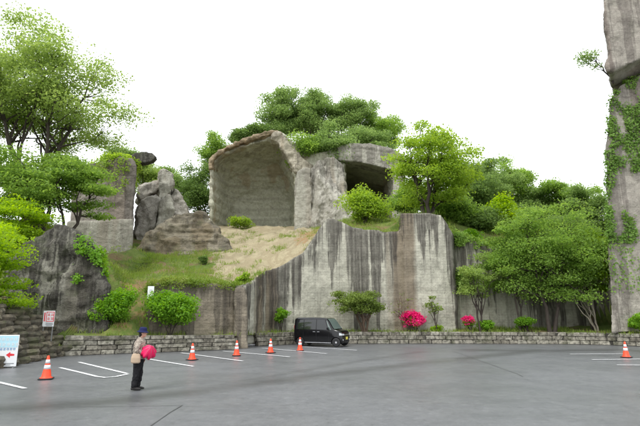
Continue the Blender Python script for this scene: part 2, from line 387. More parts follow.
def np_mesh(name, V, Fq, smooth=True):
    me = bpy.data.meshes.new(name); V = np.ascontiguousarray(V, np.float32); Fq = np.ascontiguousarray(Fq, np.int32)
    k = Fq.shape[1]
    me.vertices.add(len(V)); me.vertices.foreach_set('co', V.ravel())
    me.loops.add(Fq.size); me.loops.foreach_set('vertex_index', Fq.ravel())
    me.polygons.add(len(Fq)); me.polygons.foreach_set('loop_start', np.arange(0, Fq.size, k, dtype=np.int32))
    try: me.polygons.foreach_set('loop_total', np.full(len(Fq), k, np.int32))
    except Exception: pass
    me.polygons.foreach_set('use_smooth', np.full(len(Fq), smooth))
    me.update(calc_edges=True)
    return me
def fattr(me, name, vals):
    a = me.attributes.new(name, 'FLOAT', 'POINT'); a.data.foreach_set('value', np.ascontiguousarray(vals, np.float32))
gul = np.array([noise.ridged_multi_fractal((x * .55 + y * .18, y * .16, 7.), .9, 2.2, 4, 1., 2.) for x, y in zip(XX.ravel(), YY.ravel())])
hz = hz + soft(SAND) * (gul - 1.2) * .30
me = np_mesh('hillside', np.stack([XX.ravel(), YY.ravel(), hz], -1), fc)
fattr(me, 'sand', soft(SAND)); fattr(me, 'dirt', np.maximum(soft(DIRT), soft(DIRT2) * .75))
tag(mesh_obj('hillside', me, M['hill']), kind='structure')

# parking lot: one wet asphalt sheet
gx = np.concatenate([np.arange(-70, -22, 2.), np.arange(-22, 24, .3), np.arange(24, 71, 2.)]); gy = np.concatenate([np.arange(-40, 6, 2.), np.arange(6, 34, .25)])
GX, GY = np.meshgrid(gx, gy, indexing='ij'); idx = np.arange(GX.size).reshape(GX.shape)
fc = np.stack([idx[:-1, :-1], idx[1:, :-1], idx[1:, 1:], idx[:-1, 1:]], -1).reshape(-1, 4)
gz = np.array([noise.noise((x * .13, y * .13, 9)) for x, y in zip(GX.ravel(), GY.ravel())]) * .01
me = np_mesh('parking_lot', np.stack([GX.ravel(), GY.ravel(), gz], -1), fc)
def near_line(pl, w):
    q = np.stack([GX.ravel(), GY.ravel()], -1); best = np.full(len(q), 1e9)
    for a, b_ in zip(pl[:-1], pl[1:]):
        a = np.array(a[:2]); d = np.array(b_[:2]) - a; t = np.clip(((q - a) @ d) / (d @ d), 0, 1)
        best = np.minimum(best, np.linalg.norm(q - a - t[:, None] * d, axis=1))
    return np.clip(1 - best / w, 0, 1)
RUN = [G(u, v) for u, v in ((-60, 412), (0, 409), (90, 404), (150, 397), (230, 387), (320, 375), (400, 366), (470, 358), (540, 350))]
RUN2 = [G(u, v) for u, v in ((160, 396), (250, 380), (330, 366), (420, 352))]
RUN3 = [G(u, v) for u, v in ((470, 350), (540, 351), (620, 350), (680, 354))]
wetv = np.maximum.reduce([near_line(RUN, .75) ** .7, near_line(RUN2, .4) * .7, near_line(RUN3, 1.3) * .9])
wetv = np.maximum(wetv, np.clip(1 - np.abs(GY.ravel() - wallY(GX.ravel())) / 1.6, 0, 1) * .75)
fattr(me, 'wet', wetv)
lot = tag(mesh_obj('parking_lot', me, M['asphalt']), kind='structure')
gp = pydata('ground', [(-2500, -2500, -.25), (2500, -2500, -.25), (2500, 2500, -.25), (-2500, 2500, -.25)], [(0, 1, 2, 3)], M['soil'])
tag(gp, kind='structure')

def ribbon(name, pts, w, mat, z=.014, parent=None):
    pts = [Vector((p.x, p.y)) for p in pts]; q = []
    for a, b_ in zip(pts[:-1], pts[1:]):
        k = max(1, int((b_ - a).length / .35)); q += [a.lerp(b_, i / k) for i in range(k)]
    q.append(pts[-1]); V, Fa = [], []
    rnd = random.Random(len(q))
    for i, p in enumerate(q):
        d = (q[min(i + 1, len(q) - 1)] - q[max(i - 1, 0)]).normalized(); nn = Vector((-d.y, d.x)) * w / 2
        e = 1 + rnd.uniform(-.06, .06)
        V += [(p.x + nn.x * e, p.y + nn.y * e, z), (p.x - nn.x * e, p.y - nn.y * e, z)]
        if i: Fa.append((2 * i - 2, 2 * i - 1, 2 * i + 1, 2 * i))
    return pydata(name, V, Fa, mat, parent)
LINES = [[(-25, 377), (25, 389)], [(60, 368), (80, 372.8), (97, 377), (105, 378), (116, 377), (128, 374.5)], [(79, 362.5), (127, 374)],
         [(143, 358.5), (193.5, 366.8)], [(181, 353.2), (243, 361.5)], [(223, 351.4), (290, 357.2)], [(262, 348.3), (327, 354)], [(300, 347), (357, 350.5)],
         [(592, 360), (665, 359.2)], [(617, 365.3), (680, 365.8)], [(570, 354.5), (625, 354)]]
for ln in LINES: ribbon('parking_line', [G(*a) for a in ln], .13, M['paint'], .016, lot)
ribbon('tar_seam', [G(u, v) for u, v in ((70, 407.5), (130, 407), (183, 405.8))], .02, M['tar'], .014, lot)
ribbon('tar_seam', [G(u, v) for u, v in ((182, 406), (170, 413), (150, 427), (130, 440))], .025, M['tar'], .0145, lot)
ribbon('tar_seam', [G(u, v) for u, v in ((452, 351), (480, 361), (518, 374.5), (523, 377))], .02, M['tar'], .014, lot)

# ------------------------------------------------------------------ rocks
def finish_rock(o, voxel, disp, seed=0, strata=0, flute=0):
    md = o.modifiers.new('r', 'REMESH'); md.mode = 'VOXEL'; md.voxel_size = voxel
    for i, (typ, sc, st) in enumerate(disp):
        t = bpy.data.textures.new('d', typ)
        t.noise_scale = sc
        if typ == 'CLOUDS': t.noise_depth = 4
        d = o.modifiers.new('d', 'DISPLACE'); d.texture = t; d.strength = st; d.mid_level = .5; d.texture_coords = 'LOCAL'
    dg = bpy.context.evaluated_depsgraph_get(); dg.update()
    me = bpy.data.meshes.new_from_object(o.evaluated_get(dg))
    o.modifiers.clear(); old = o.data; o.data = me; bpy.data.meshes.remove(old)
    me.name = o.name
    nv = len(me.vertices); co = np.empty(nv * 3, np.float32); me.vertices.foreach_get('co', co); co = co.reshape(-1, 3)
    if strata:
        no = np.empty(nv * 3, np.float32); me.vertex_normals.foreach_get('vector', no); no = no.reshape(-1, 3)
        zz = co[:, 2] + .25 * np.sin(co[:, 0] * .7 + seed) + .12 * np.sin(co[:, 1] * 1.9 + co[:, 0] * 1.1)
        s = np.sin(zz * 5.1 + seed) + .7 * np.sin(zz * 11.7 + 2 * seed + np.sin(co[:, 0] * .8)) + .5 * np.sin(zz * 2.3)
        s = np.tanh(s * 2) * strata
        co[:, :2] += (no[:, :2] * s[:, None]).astype(np.float32)
    if flute:                                   # vertical clefts of the eroded face
        xx = co[:, 0] + .18 * np.sin(co[:, 2] * .55 + seed) + .07 * np.sin(co[:, 2] * 1.7)
        s = 1 - np.abs(np.sin(xx * 2.3 + seed)) ** .45 * 1.5 + .5 * np.sin(xx * 6.1)
        co[:, 1] += (s * flute).astype(np.float32)
    me.vertices.foreach_set('co', co.ravel())
    b_ = np.floor((co[:, 0] - co[:, 0].min()) / .5).astype(int); top = np.full(b_.max() + 1, -1e9)
    np.maximum.at(top, b_, co[:, 2])
    fattr(me, 'drop', top[b_] - co[:, 2])
    me.polygons.foreach_set('use_smooth', [True] * len(me.polygons)); me.update()
    return o
def prism(name, outline, Y, th, mat, voxel=.2, disp=(('CLOUDS', 1.2, .25), ('CLOUDS', .4, .12)), back=.92, parent=None, seed=0, strata=0, front=1.0, lean=0, axis=None, flute=0):
    """closed rock: front outline at its distance, back outline th metres further off"""
    Ys = Y if isinstance(Y, (list, tuple)) else [Y] * len(outline)
    fr = [P(u, v, y) for (u, v), y in zip(outline, Ys)]
    c = sum(fr, Vector()) / len(fr); zb = min(p.z for p in fr)
    ft = [Vector((c.x + (p.x - c.x) * front, p.y, c.z + (p.z - c.z) * front)) for p in fr]
    md = [Vector((p.x, p.y + th * .25, p.z)) for p in fr]
    ax = (c.x / c.y if axis is None else axis) * th            # the block's depth axis: by default sheared away along the camera sight line
    md = [Vector((p.x + ax * .25, p.y, p.z)) for p in md]
    bk = [Vector((c.x + (p.x - c.x) * back + ax, p.y + th, c.z + (p.z - c.z) * back + lean)) for p in fr]
    k = len(fr); V = ft + md + bk; Fa = [tuple(range(k)), tuple(range(3 * k - 1, 2 * k - 1, -1))]
    for a in range(2):
        for i in range(k):
            j = (i + 1) % k; Fa.append((a * k + i, (a + 1) * k + i, (a + 1) * k + j, a * k + j))
    o = pydata(name, V, Fa, mat, parent); bm = bmesh.new(); bm.from_mesh(o.data)
    bmesh.ops.recalc_face_normals(bm, faces=bm.faces); bm.to_mesh(o.data); bm.free()
    return finish_rock(o, voxel, disp, seed, strata, flute)
def cliff(name, st, zb, th, mat, voxel=.2, disp=(('CLOUDS', 1.5, .2),), parent=None, seed=0, strata=0, batter=.0):
    top = [P(*s) for s in st]; k = len(top); V = []
    for p in top:
        V += [(p.x, p.y - batter, zb), (p.x, p.y, p.z), (p.x, p.y + th, p.z - .1), (p.x, p.y + th, zb)]
    Fa = [(0, 1, 2, 3), tuple(4 * (k - 1) + i for i in (3, 2, 1, 0))]
    for i in range(k - 1):
        for j in range(4):
            a, b_ = 4 * i + j, 4 * i + (j + 1) % 4
            Fa.append((a, a + 4, b_ + 4, b_))
    o = pydata(name, V, Fa, mat, parent); bm = bmesh.new(); bm.from_mesh(o.data)
    bmesh.ops.triangulate(bm, faces=bm.faces); bmesh.ops.recalc_face_normals(bm, faces=bm.faces); bm.to_mesh(o.data); bm.free()
    return finish_rock(o, voxel, disp, seed, strata)

tag(cliff('quarry_cliff', D_ST, .1, 2.2, M['rock_wall'], .17, (('CLOUDS', 2.2, .35), ('CLOUDS', .5, .10)), strata=.012), 'tall pale quarry cliff with dark vertical weathering streaks behind the black van', 'cliff')
tag(cliff('low_quarry_cliff', C_ST, .3, 1.8, M['rock_low'], .15, (('CLOUDS', 1.6, .3), ('CLOUDS', .4, .1)), seed=2, strata=.015), 'low brown sawn rock face with grassy top behind the broad round bush', 'cliff')
# pilasters proud of the main cliff foot
tag(prism('rock_pilaster', [(234, 352), (234.5, 288), (240, 286), (246, 288), (247.5, 300), (247.5, 350)], 28.4, 2.0, M['rock_low'], .13, (('CLOUDS', .9, .18),)), 'narrow pale and brown rock pilaster at the end of low block wall', 'rock')
# dark outcrop on the left
tag(prism('rock_outcrop', [(2, 342), (6, 285), (10, 258), (20, 246), (36, 238), (48, 227), (57, 222), (66, 224), (76, 232), (90, 244), (102, 258), (107, 275), (107, 300), (105, 342)],
          [24.6, 25.2, 25.4, 25.5, 25.5, 25.5, 25.5, 25.5, 25.5, 25.4, 25.3, 25.2, 25.1, 25.0], 5, M['rock_dark'], .14, (('CLOUDS', 2.2, .7), ('VORONOI', 1.1, .3), ('CLOUDS', .35, .2)), seed=4, strata=.04),
    'dark weathered rock outcrop with pale water streaks above stacked mossy stones', 'rock')
# standing pillar: upper part and paler sawn foot
t = empty('rock_pillar', P(110, 268, 44)); tag(t, 'tall square cut stone pillar with paler sawn lower half and leafy top', 'rock')
def under(o, par):
    o.parent = par; o.matrix_parent_inverse = Matrix.Translation(-par.location)
    return o
under(prism('pillar_shaft', [(70, 226), (72, 172), (84, 168), (88, 163), (97, 163), (104, 160), (119, 157), (133, 158), (136.5, 164), (136, 180), (134.5, 200), (133.5, 226)], 44, 7, M['rock_pillar'], .2, (('CLOUDS', 2, .5), ('CLOUDS', .5, .12)), seed=5), t)
under(prism('pillar_foot', [(66, 272), (67, 221), (100, 220), (118, 218.5), (134, 218), (133, 240), (131.5, 272)], 43.5, 7.5, M['rock_pale'], .2, (('CLOUDS', 2, .25),), seed=6), t)
tag(prism('cap_rock', [(127, 163), (128, 156), (134, 152.5), (144, 151), (152, 152.5), (157, 157), (154, 161), (146, 163), (140, 163.5), (134, 165)], 45, 3.0, M['rock_dark'], .11, (('CLOUDS', 1.2, .25), ('CLOUDS', .3, .12)), axis=-.3, back=.75, lean=.75), 'flat dark cap rock overhanging the edge of the square pillar', 'rock')
# boulders between the pillar and the mound
BL = [([(137, 196), (139, 186), (148, 182), (160, 178), (163, 186), (158, 192), (147, 196), (139, 200)], 50, 'dark tilted boulder slab lodged above the cracked boulder', 'rock_boulder'),
      ([(133, 248), (135, 215), (137, 203), (146, 196), (157, 191), (162, 197), (159, 214), (154, 232), (156, 248)], 49, 'large cracked grey boulder leaning beside the square pillar', 'rock_boulder'),
      ([(157, 194), (158, 172), (161, 167), (167, 166.5), (172, 171), (174, 183), (171, 194), (163, 200), (158, 200)], 49.5, 'pale upright boulder standing on top of the others', 'rock_pale'),
      ([(156, 240), (160, 205), (164, 196), (170, 193), (173, 200), (174, 225), (172, 240)], 48, 'narrow pale boulder wedged under the upright one', 'rock_pale'),
      ([(170, 236), (171, 196), (173, 184), (179, 190), (185, 200), (190, 213), (192, 236)], 50, 'reddish brown sloping boulder behind the layered mound', 'rock_boulder')]
for i, (ol, Y, lb, mt) in enumerate(BL):
    tag(prism('boulder', ol, Y, 4 + i * .5, M[mt], .15, (('CLOUDS', 1.6, .7), ('VORONOI', 1.3, .5), ('CLOUDS', .4, .2)), seed=i, front=.9), lb, 'boulder', 'boulders fallen beside the square pillar')
# layered mound
tag(prism('rock_mound', [(128, 272), (134, 255), (143, 240), (152, 228), (163, 219), (175, 213), (189, 212), (202, 213.5), (212, 220), (219, 228), (228, 240), (236, 252), (238, 262), (214, 272)],
          [40, 40.5, 41, 41.5, 42, 42.5, 42.5, 42.5, 42.3, 42.2, 42.4, 41.5, 39.5, 38.5], 6, M['rock_mound'], .18, (('CLOUDS', 2.4, 1.3), ('VORONOI', .9, .5), ('CLOUDS', .4, .3)), seed=3, strata=.07, front=.97), 'rounded layered brown rock mound beside the sandy slope', 'rock')

# cave rock with hollowed mouth
def cave():
    out = [(208, 240), (209, 175), (210, 160), (216, 153), (228, 147), (243, 140), (258, 135), (270, 131), (280, 131), (290, 139), (300, 147), (311, 152), (328, 151), (338, 147), (345, 145), (352, 144.5), (368, 145), (384, 149), (398, 156), (402, 166), (404, 240)]
    th = 16; Y0 = 53.0
    fr = [P(u, v, Y0) for u, v in out]; k = len(fr)
    c = sum(fr, Vector()) / k
    bk = [Vector((c.x + (p.x - c.x) * .95, p.y + th, p.z - .4)) for p in fr]
    o = pydata('cave_rock', fr + bk, [tuple(range(k)), tuple(range(2 * k - 1, k - 1, -1))] + [(i, k + i, k + (i + 1) % k, (i + 1) % k) for i in range(k)], M['rock_cave'])
    bm = bmesh.new(); bm.from_mesh(o.data); bmesh.ops.recalc_face_normals(bm, faces=bm.faces); bm.to_mesh(o.data); bm.free()
    def cutter(rim, rows):
        V, Fa = [], []; kk = len(rim)
        for (yy, pts) in rows:
            V += [P(u, v, Y0).xz.to_3d() for u, v in []] or []
            for (u, v) in pts:
                p = P(u, v, Y0); V.append(Vector((p.x, yy, p.z)))
        nr = len(rows)
        for a in range(nr - 1):
            for i in range(kk):
                j = (i + 1) % kk; Fa.append((a * kk + i, (a + 1) * kk + i, (a + 1) * kk + j, a * kk + j))
        Fa += [tuple(range(kk)), tuple(range(nr * kk - 1, (nr - 1) * kk - 1, -1))]
        q = pydata('cut', V, Fa, None); bm = bmesh.new(); bm.from_mesh(q.data)
        bmesh.ops.triangulate(bm, faces=bm.faces); bmesh.ops.recalc_face_normals(bm, faces=bm.faces); bm.to_mesh(q.data); bm.free()
        return q
    rimA = [(213, 234), (213, 172), (214, 162), (222, 155), (238, 149), (254, 144), (268, 140), (277, 140), (284, 151), (291, 165), (294.5, 176), (295, 234)]
    def toward(r, cx, cy, kx, ky): return [(cx + (u - cx) * kx, cy + (v - cy) * ky) for u, v in r]
    A = cutter(rimA, [(Y0 - 2, toward(rimA, 254, 234, 1.01, 1.01)), (Y0 + .4, rimA), (Y0 + 3, toward(rimA, 256, 234, .985, .97)), (Y0 + 5.5, toward(rimA, 257, 234, .92, .88)), (Y0 + 7.5, toward(rimA, 259, 234, .78, .66))])
    rimB = [(346, 236), (346, 158), (360, 161), (378, 165), (393, 170), (393, 236)]
    B = cutter(rimB, [(Y0 - 2, toward(rimB, 370, 236, 1, 1.0)), (Y0 + 3, rimB), (Y0 + 14.5, toward(rimB, 372, 236, .97, .97))])
    for q in (A, B):
        md = o.modifiers.new('b', 'BOOLEAN'); md.operation = 'DIFFERENCE'; md.object = q; md.solver = 'EXACT'
    finish_rock(o, .2, (('CLOUDS', 2.5, .6), ('CLOUDS', .5, .2)), 7, .07)
    for q in (A, B): bpy.data.objects.remove(q)
    return o
tag(cave(), 'huge quarried rock with a wide arched hollow and a second square opening', 'cave')
tag(prism('earth_rim', [(208, 168), (209, 159), (216, 151.5), (229, 145), (243, 138.5), (258, 133.5), (272, 130), (279, 131), (272, 134.5), (258, 137.8), (240, 144), (225, 150), (214, 159), (211, 170)], 52.5, 6, M['rock_earth'], .12, (('CLOUDS', .8, .55), ('VORONOI', .7, .3), ('CLOUDS', .3, .15)), seed=5, axis=-.05), 'crumbling reddish brown earth edge along the top of the arched hollow', 'earth')
# weathered ribs and brow around the mouths
tag(prism('rock_rib', [(271, 139), (273, 132), (280, 131), (291, 144), (303, 157), (312, 165), (311, 173), (299, 175), (294, 171), (287, 157), (279, 144)], 52.4, 3.0, M['rock_rim'], .13, (('CLOUDS', 1.4, .4), ('VORONOI', .9, .35), ('CLOUDS', .3, .16))), 'rough sloping rock brow over the right side of the arched hollow', 'rock')
tag(prism('rock_column', [(294, 238), (295, 180), (297, 171), (304, 167), (311, 168), (312, 190), (311, 238)], 52.0, 3, M['rock_pale'], .12, (('CLOUDS', 2, .3), ('CLOUDS', .35, .1)), flute=.05), 'pale smooth cut stone column flanking the arched hollow', 'rock')
tag(prism('rock_buttress', [(310, 238), (312, 166), (320, 160), (333, 158), (343, 166), (346, 190), (352, 206), (366, 222), (368, 238)], [51.6, 51.8, 52, 52, 52, 51.4, 49.5, 47, 46], 5, M['rock_grey'], .13, (('CLOUDS', 2.4, .7), ('VORONOI', 1.2, .4), ('CLOUDS', .35, .2)), seed=2, flute=.30), 'craggy grey rock buttress with vertical clefts between the two openings', 'rock')
tag(prism('rock_brow', [(338, 160), (337, 146), (352, 142.5), (370, 143), (388, 147), (402, 154), (407, 164), (406, 174), (396, 171), (380, 166.8), (360, 162)], 52.45, 3.2, M['rock_grey'], .13, (('CLOUDS', 1.6, .22), ('CLOUDS', .35, .12)), seed=3, strata=.03), 'straight edged grey rock brow over the second square opening', 'rock')
tag(prism('rock_post', [(392, 236), (393, 171), (397, 168), (405, 170), (406, 236)], 52.3, 3, M['rock_grey'], .13, (('CLOUDS', 1.5, .2), ('CLOUDS', .35, .1)), flute=.04), 'grey rock post closing the second square opening', 'rock')

# tower cliff on the right
t = empty('tower_cliff', P(640, 326, 33)); tag(t, 'towering ivy covered rock cliff with overhanging top block', 'cliff')
under(prism('cliff_face', [(611, 335), (608, 290), (607, 240), (607.5, 190), (608, 140), (609, 108), (612, 92), (618, 85), (640, 76), (690, 62), (760, 62), (760, 335)], [30.6, 30.8, 31, 31, 31, 31, 31, 31, 31, 31, 32, 32], 9, M['rock_tower'], .2, (('CLOUDS', 2.4, .6), ('CLOUDS', .5, .16)), seed=8, back=.97), t)
under(prism('neck', [(618, 95), (618, 66), (700, 40), (740, 40), (740, 95)], 32, 7, M['rock_pale'], .2, (('CLOUDS', 1.4, .2),)), t)
under(prism('overhanging_block', [(607, 72), (605, 64), (608, 50), (606, 36), (603, 22), (604, 0), (600, -40), (612, -90), (760, -90), (760, 40), (690, 48), (640, 60), (612, 71)], 29.8, 10, M['rock_tower'], .2, (('CLOUDS', 1.8, .5), ('CLOUDS', .4, .14)), seed=9, back=.97), t)

# ------------------------------------------------------------------ masonry
BLOCKS = []
for s in range(6):
    bm = bmesh.new(); bm_box(bm, (0, 0, 0), (1, 1, 1), bevel=.07)
    rnd = random.Random(s)
    for v in bm.verts: v.co += Vector((rnd.uniform(-.035, .035), rnd.uniform(-.06, .06), rnd.uniform(-.035, .035)))
    me = bpy.data.meshes.new('block'); bm.to_mesh(me); bm.free(); BLOCKS.append(me)
for me in BLOCKS: me.materials.append(M['block'])
def place_block(name, parent, c, s, rz, me, mat=None):
    o = bpy.data.objects.new(name, me); C.objects.link(o); o.parent = parent
    o.location = Vector(c) - parent.location; o.scale = s; o.rotation_euler = (0, 0, rz)
    return o
def path_points(pl, s):
    for a, b_ in zip(pl[:-1], pl[1:]):
        d = b_ - a; ln = d.length
        if s <= ln: return a + d * (s / ln), math.atan2(d.y, d.x)
        s -= ln
    return pl[-1], math.atan2(d.y, d.x)
def block_wall(pl, top, courses, blen, name, label, seed, depth=.32):
    rnd = random.Random(seed); root = empty(name, (pl[0].x, pl[0].y, 0)); tag(root, label, 'wall')
    tot = sum((b_ - a).length for a, b_ in zip(pl[:-1], pl[1:]))
    # mortar core, set back from the block faces
    V, Fa = [], []; k = max(2, int(tot / .5))
    for i in range(k + 1):
        p, a = path_points(pl, tot * i / k); nn = Vector((-math.sin(a), math.cos(a), 0)); tp = top(p.x) - .05
        for off in (.07, .36):
            V += [(p + nn * off) - root.location + Vector((0, 0, -.05)), (p + nn * off) - root.location + Vector((0, 0, tp))]
        if i:
            b0, b1 = 4 * i - 4, 4 * i
            Fa += [(b0, b1, b1 + 1, b0 + 1), (b0 + 1, b1 + 1, b1 + 3, b0 + 3), (b0 + 2, b0 + 3, b1 + 3, b1 + 2)]
    pydata('mortar', V, Fa, M['mortar'], root)
    for c in range(courses):
        s = rnd.uniform(-.3, 0)
        while s < tot:
            ln = blen * rnd.uniform(.75, 1.3)
            p, a = path_points(pl, min(tot, max(0, s + ln / 2))); h = top(p.x) / courses
            nn = Vector((-math.sin(a), math.cos(a), 0))
            place_block('block', root, p + nn * (depth / 2 + rnd.uniform(-.03, .02) + .012 * c) + Vector((0, 0, h * (c + .5))), (ln - .025, depth, h - .022), a + rnd.uniform(-.015, .015), rnd.choice(BLOCKS))
            s += ln
    return root
M['mortar'] = plain('dark_joint', (.045, .042, .035), .9, .2, var=.3)
def topL(x): return float(np.interp(x, [-30, -13, -11.5, -5, 30], [1.1, 1.08, .92, .80, .74]))
wl_ = [Vector(p) for p in WALL]
block_wall([G(66, 356.2), wl_[5], wl_[6]], topL, 4, .75, 'retaining_wall', 'low four course block retaining wall below the two green bushes', 1)
block_wall(wl_[7:], topL, 3, .62, 'retaining_wall', 'long low block retaining wall behind the van and azaleas', 2)
# stacked flat stones on the left
FLAT = []
for s in range(6):
    bm = bmesh.new(); rnd = random.Random(40 + s); k = 9
    r = [rnd.uniform(.40, .56) for _ in range(k)]
    lo = [bm.verts.new((math.cos(2 * math.pi * i / k) * r[i] * .93, math.sin(2 * math.pi * i / k) * r[i] * .93, -.5 + rnd.uniform(-.1, .1))) for i in range(k)]
    mi = [bm.verts.new((math.cos(2 * math.pi * i / k) * r[i] * 1.05, math.sin(2 * math.pi * i / k) * r[i] * 1.05, rnd.uniform(-.1, .15))) for i in range(k)]
    hi = [bm.verts.new((math.cos(2 * math.pi * i / k) * r[i] * .92, math.sin(2 * math.pi * i / k) * r[i] * .92, .5 + rnd.uniform(-.12, .08))) for i in range(k)]
    for i in range(k):
        j = (i + 1) % k; bm.faces.new((lo[i], lo[j], mi[j], mi[i])); bm.faces.new((mi[i], mi[j], hi[j], hi[i]))
    bm.faces.new(hi); bm.faces.new(lo[::-1])
    me = bpy.data.meshes.new('stone'); bm.to_mesh(me); bm.free(); me.materials.append(M['flat_stone']); FLAT.append(me)
pl = [G(-70, 379), G(0, 368.5), G(36, 360.6), G(66, 356)]
ter = empty('stacked_stone_bank', (pl[1].x, pl[1].y, 0)); tag(ter, 'bank of dark mossy flat stones stacked below the rock outcrop', 'stones')
rnd = random.Random(11); tot = sum((b_ - a).length for a, b_ in zip(pl[:-1], pl[1:]))
hgt0 = .24
for c in range(11):
    s = rnd.uniform(-.4, .1)
    while s < tot:
        if hgt0 * (c + 1) > np.interp(s, [0, tot - 3.2, tot - .4, tot], [2.7, 2.7, 2.0, 1.2]): s += .4; continue
        ln = rnd.uniform(.55, 1.25); p, a = path_points(pl, min(tot, max(0, s + ln / 2))); nn = Vector((-math.sin(a), math.cos(a), 0))
        hgt = .24; off = .30 + c * .17 + rnd.uniform(-.12, .12)
        o = place_block('stone', ter, p + nn * off + Vector((0, 0, hgt * (c + .45))), (ln * 1.06, rnd.uniform(.9, 1.4), hgt * 1.12), a + rnd.uniform(-.2, .2), rnd.choice(FLAT))
        o.rotation_euler = (rnd.uniform(-.08, .08), rnd.uniform(-.07, .07), a + rnd.uniform(-.15, .15)); s += ln * .92

# ------------------------------------------------------------------ plants
def tube_into(V, Fa, pts, rad, sides=6):
    b0 = len(V); pts = [Vector(p) for p in pts]
    for i, p in enumerate(pts):
        d = (pts[min(i + 1, len(pts) - 1)] - pts[max(i - 1, 0)]).normalized()
        a = d.cross(Vector((0, 1, .3))); a = a.normalized() if a.length > 1e-4 else Vector((1, 0, 0)); b_ = d.cross(a)
        for s in range(sides):
            t = 2 * math.pi * s / sides; V.append(p + (a * math.cos(t) + b_ * math.sin(t)) * rad[i])
        if i:
            for s in range(sides):
                q = (s + 1) % sides; Fa.append((b0 + (i - 1) * sides + s, b0 + (i - 1) * sides + q, b0 + i * sides + q, b0 + i * sides + s))
def wiggle(a, b_, k, amt, rnd, sag=0):
    out = []
    for i in range(k + 1):
        t = i / k; p = Vector(a).lerp(Vector(b_), t)
        e = math.sin(math.pi * t)
        out.append(p + Vector((rnd.uniform(-1, 1), rnd.uniform(-1, 1), rnd.uniform(-.6, .6))) * amt * e + Vector((0, 0, sag * e)))
    return out
def leaf_mesh(name, cen, sig, nl, ls, rng, up=.9, aspect=.38):
    """cen (k,3), sig (k,3); nl leaves per clump: little folded leaf faces"""
    k = len(cen); n_ = k * nl
    q = rng.normal(size=(n_, 3)); ln = np.linalg.norm(q, axis=1, keepdims=True); q = q / np.maximum(ln, 1e-6) * np.minimum(ln, 1.55)
    pos = np.repeat(cen, nl, 0) + q * np.repeat(sig, nl, 0)
    nr = rng.normal(size=(n_, 3)) * .75; nr[:, 2] += up; nr /= np.linalg.norm(nr, axis=1, keepdims=True)
    t = np.cross(nr, rng.normal(size=(n_, 3))); t /= np.linalg.norm(t, axis=1, keepdims=True) + 1e-9
    s = np.cross(nr, t); sz = ls * rng.uniform(.5, 1.55, (n_, 1))
    V = np.stack([pos - t * sz * .5, pos + s * sz * aspect + nr * sz * .10, pos + t * sz * .55, pos - s * sz * aspect + nr * sz * .10], 1).reshape(-1, 3)
    return np_mesh(name, V, np.arange(n_ * 4).reshape(-1, 4), False)
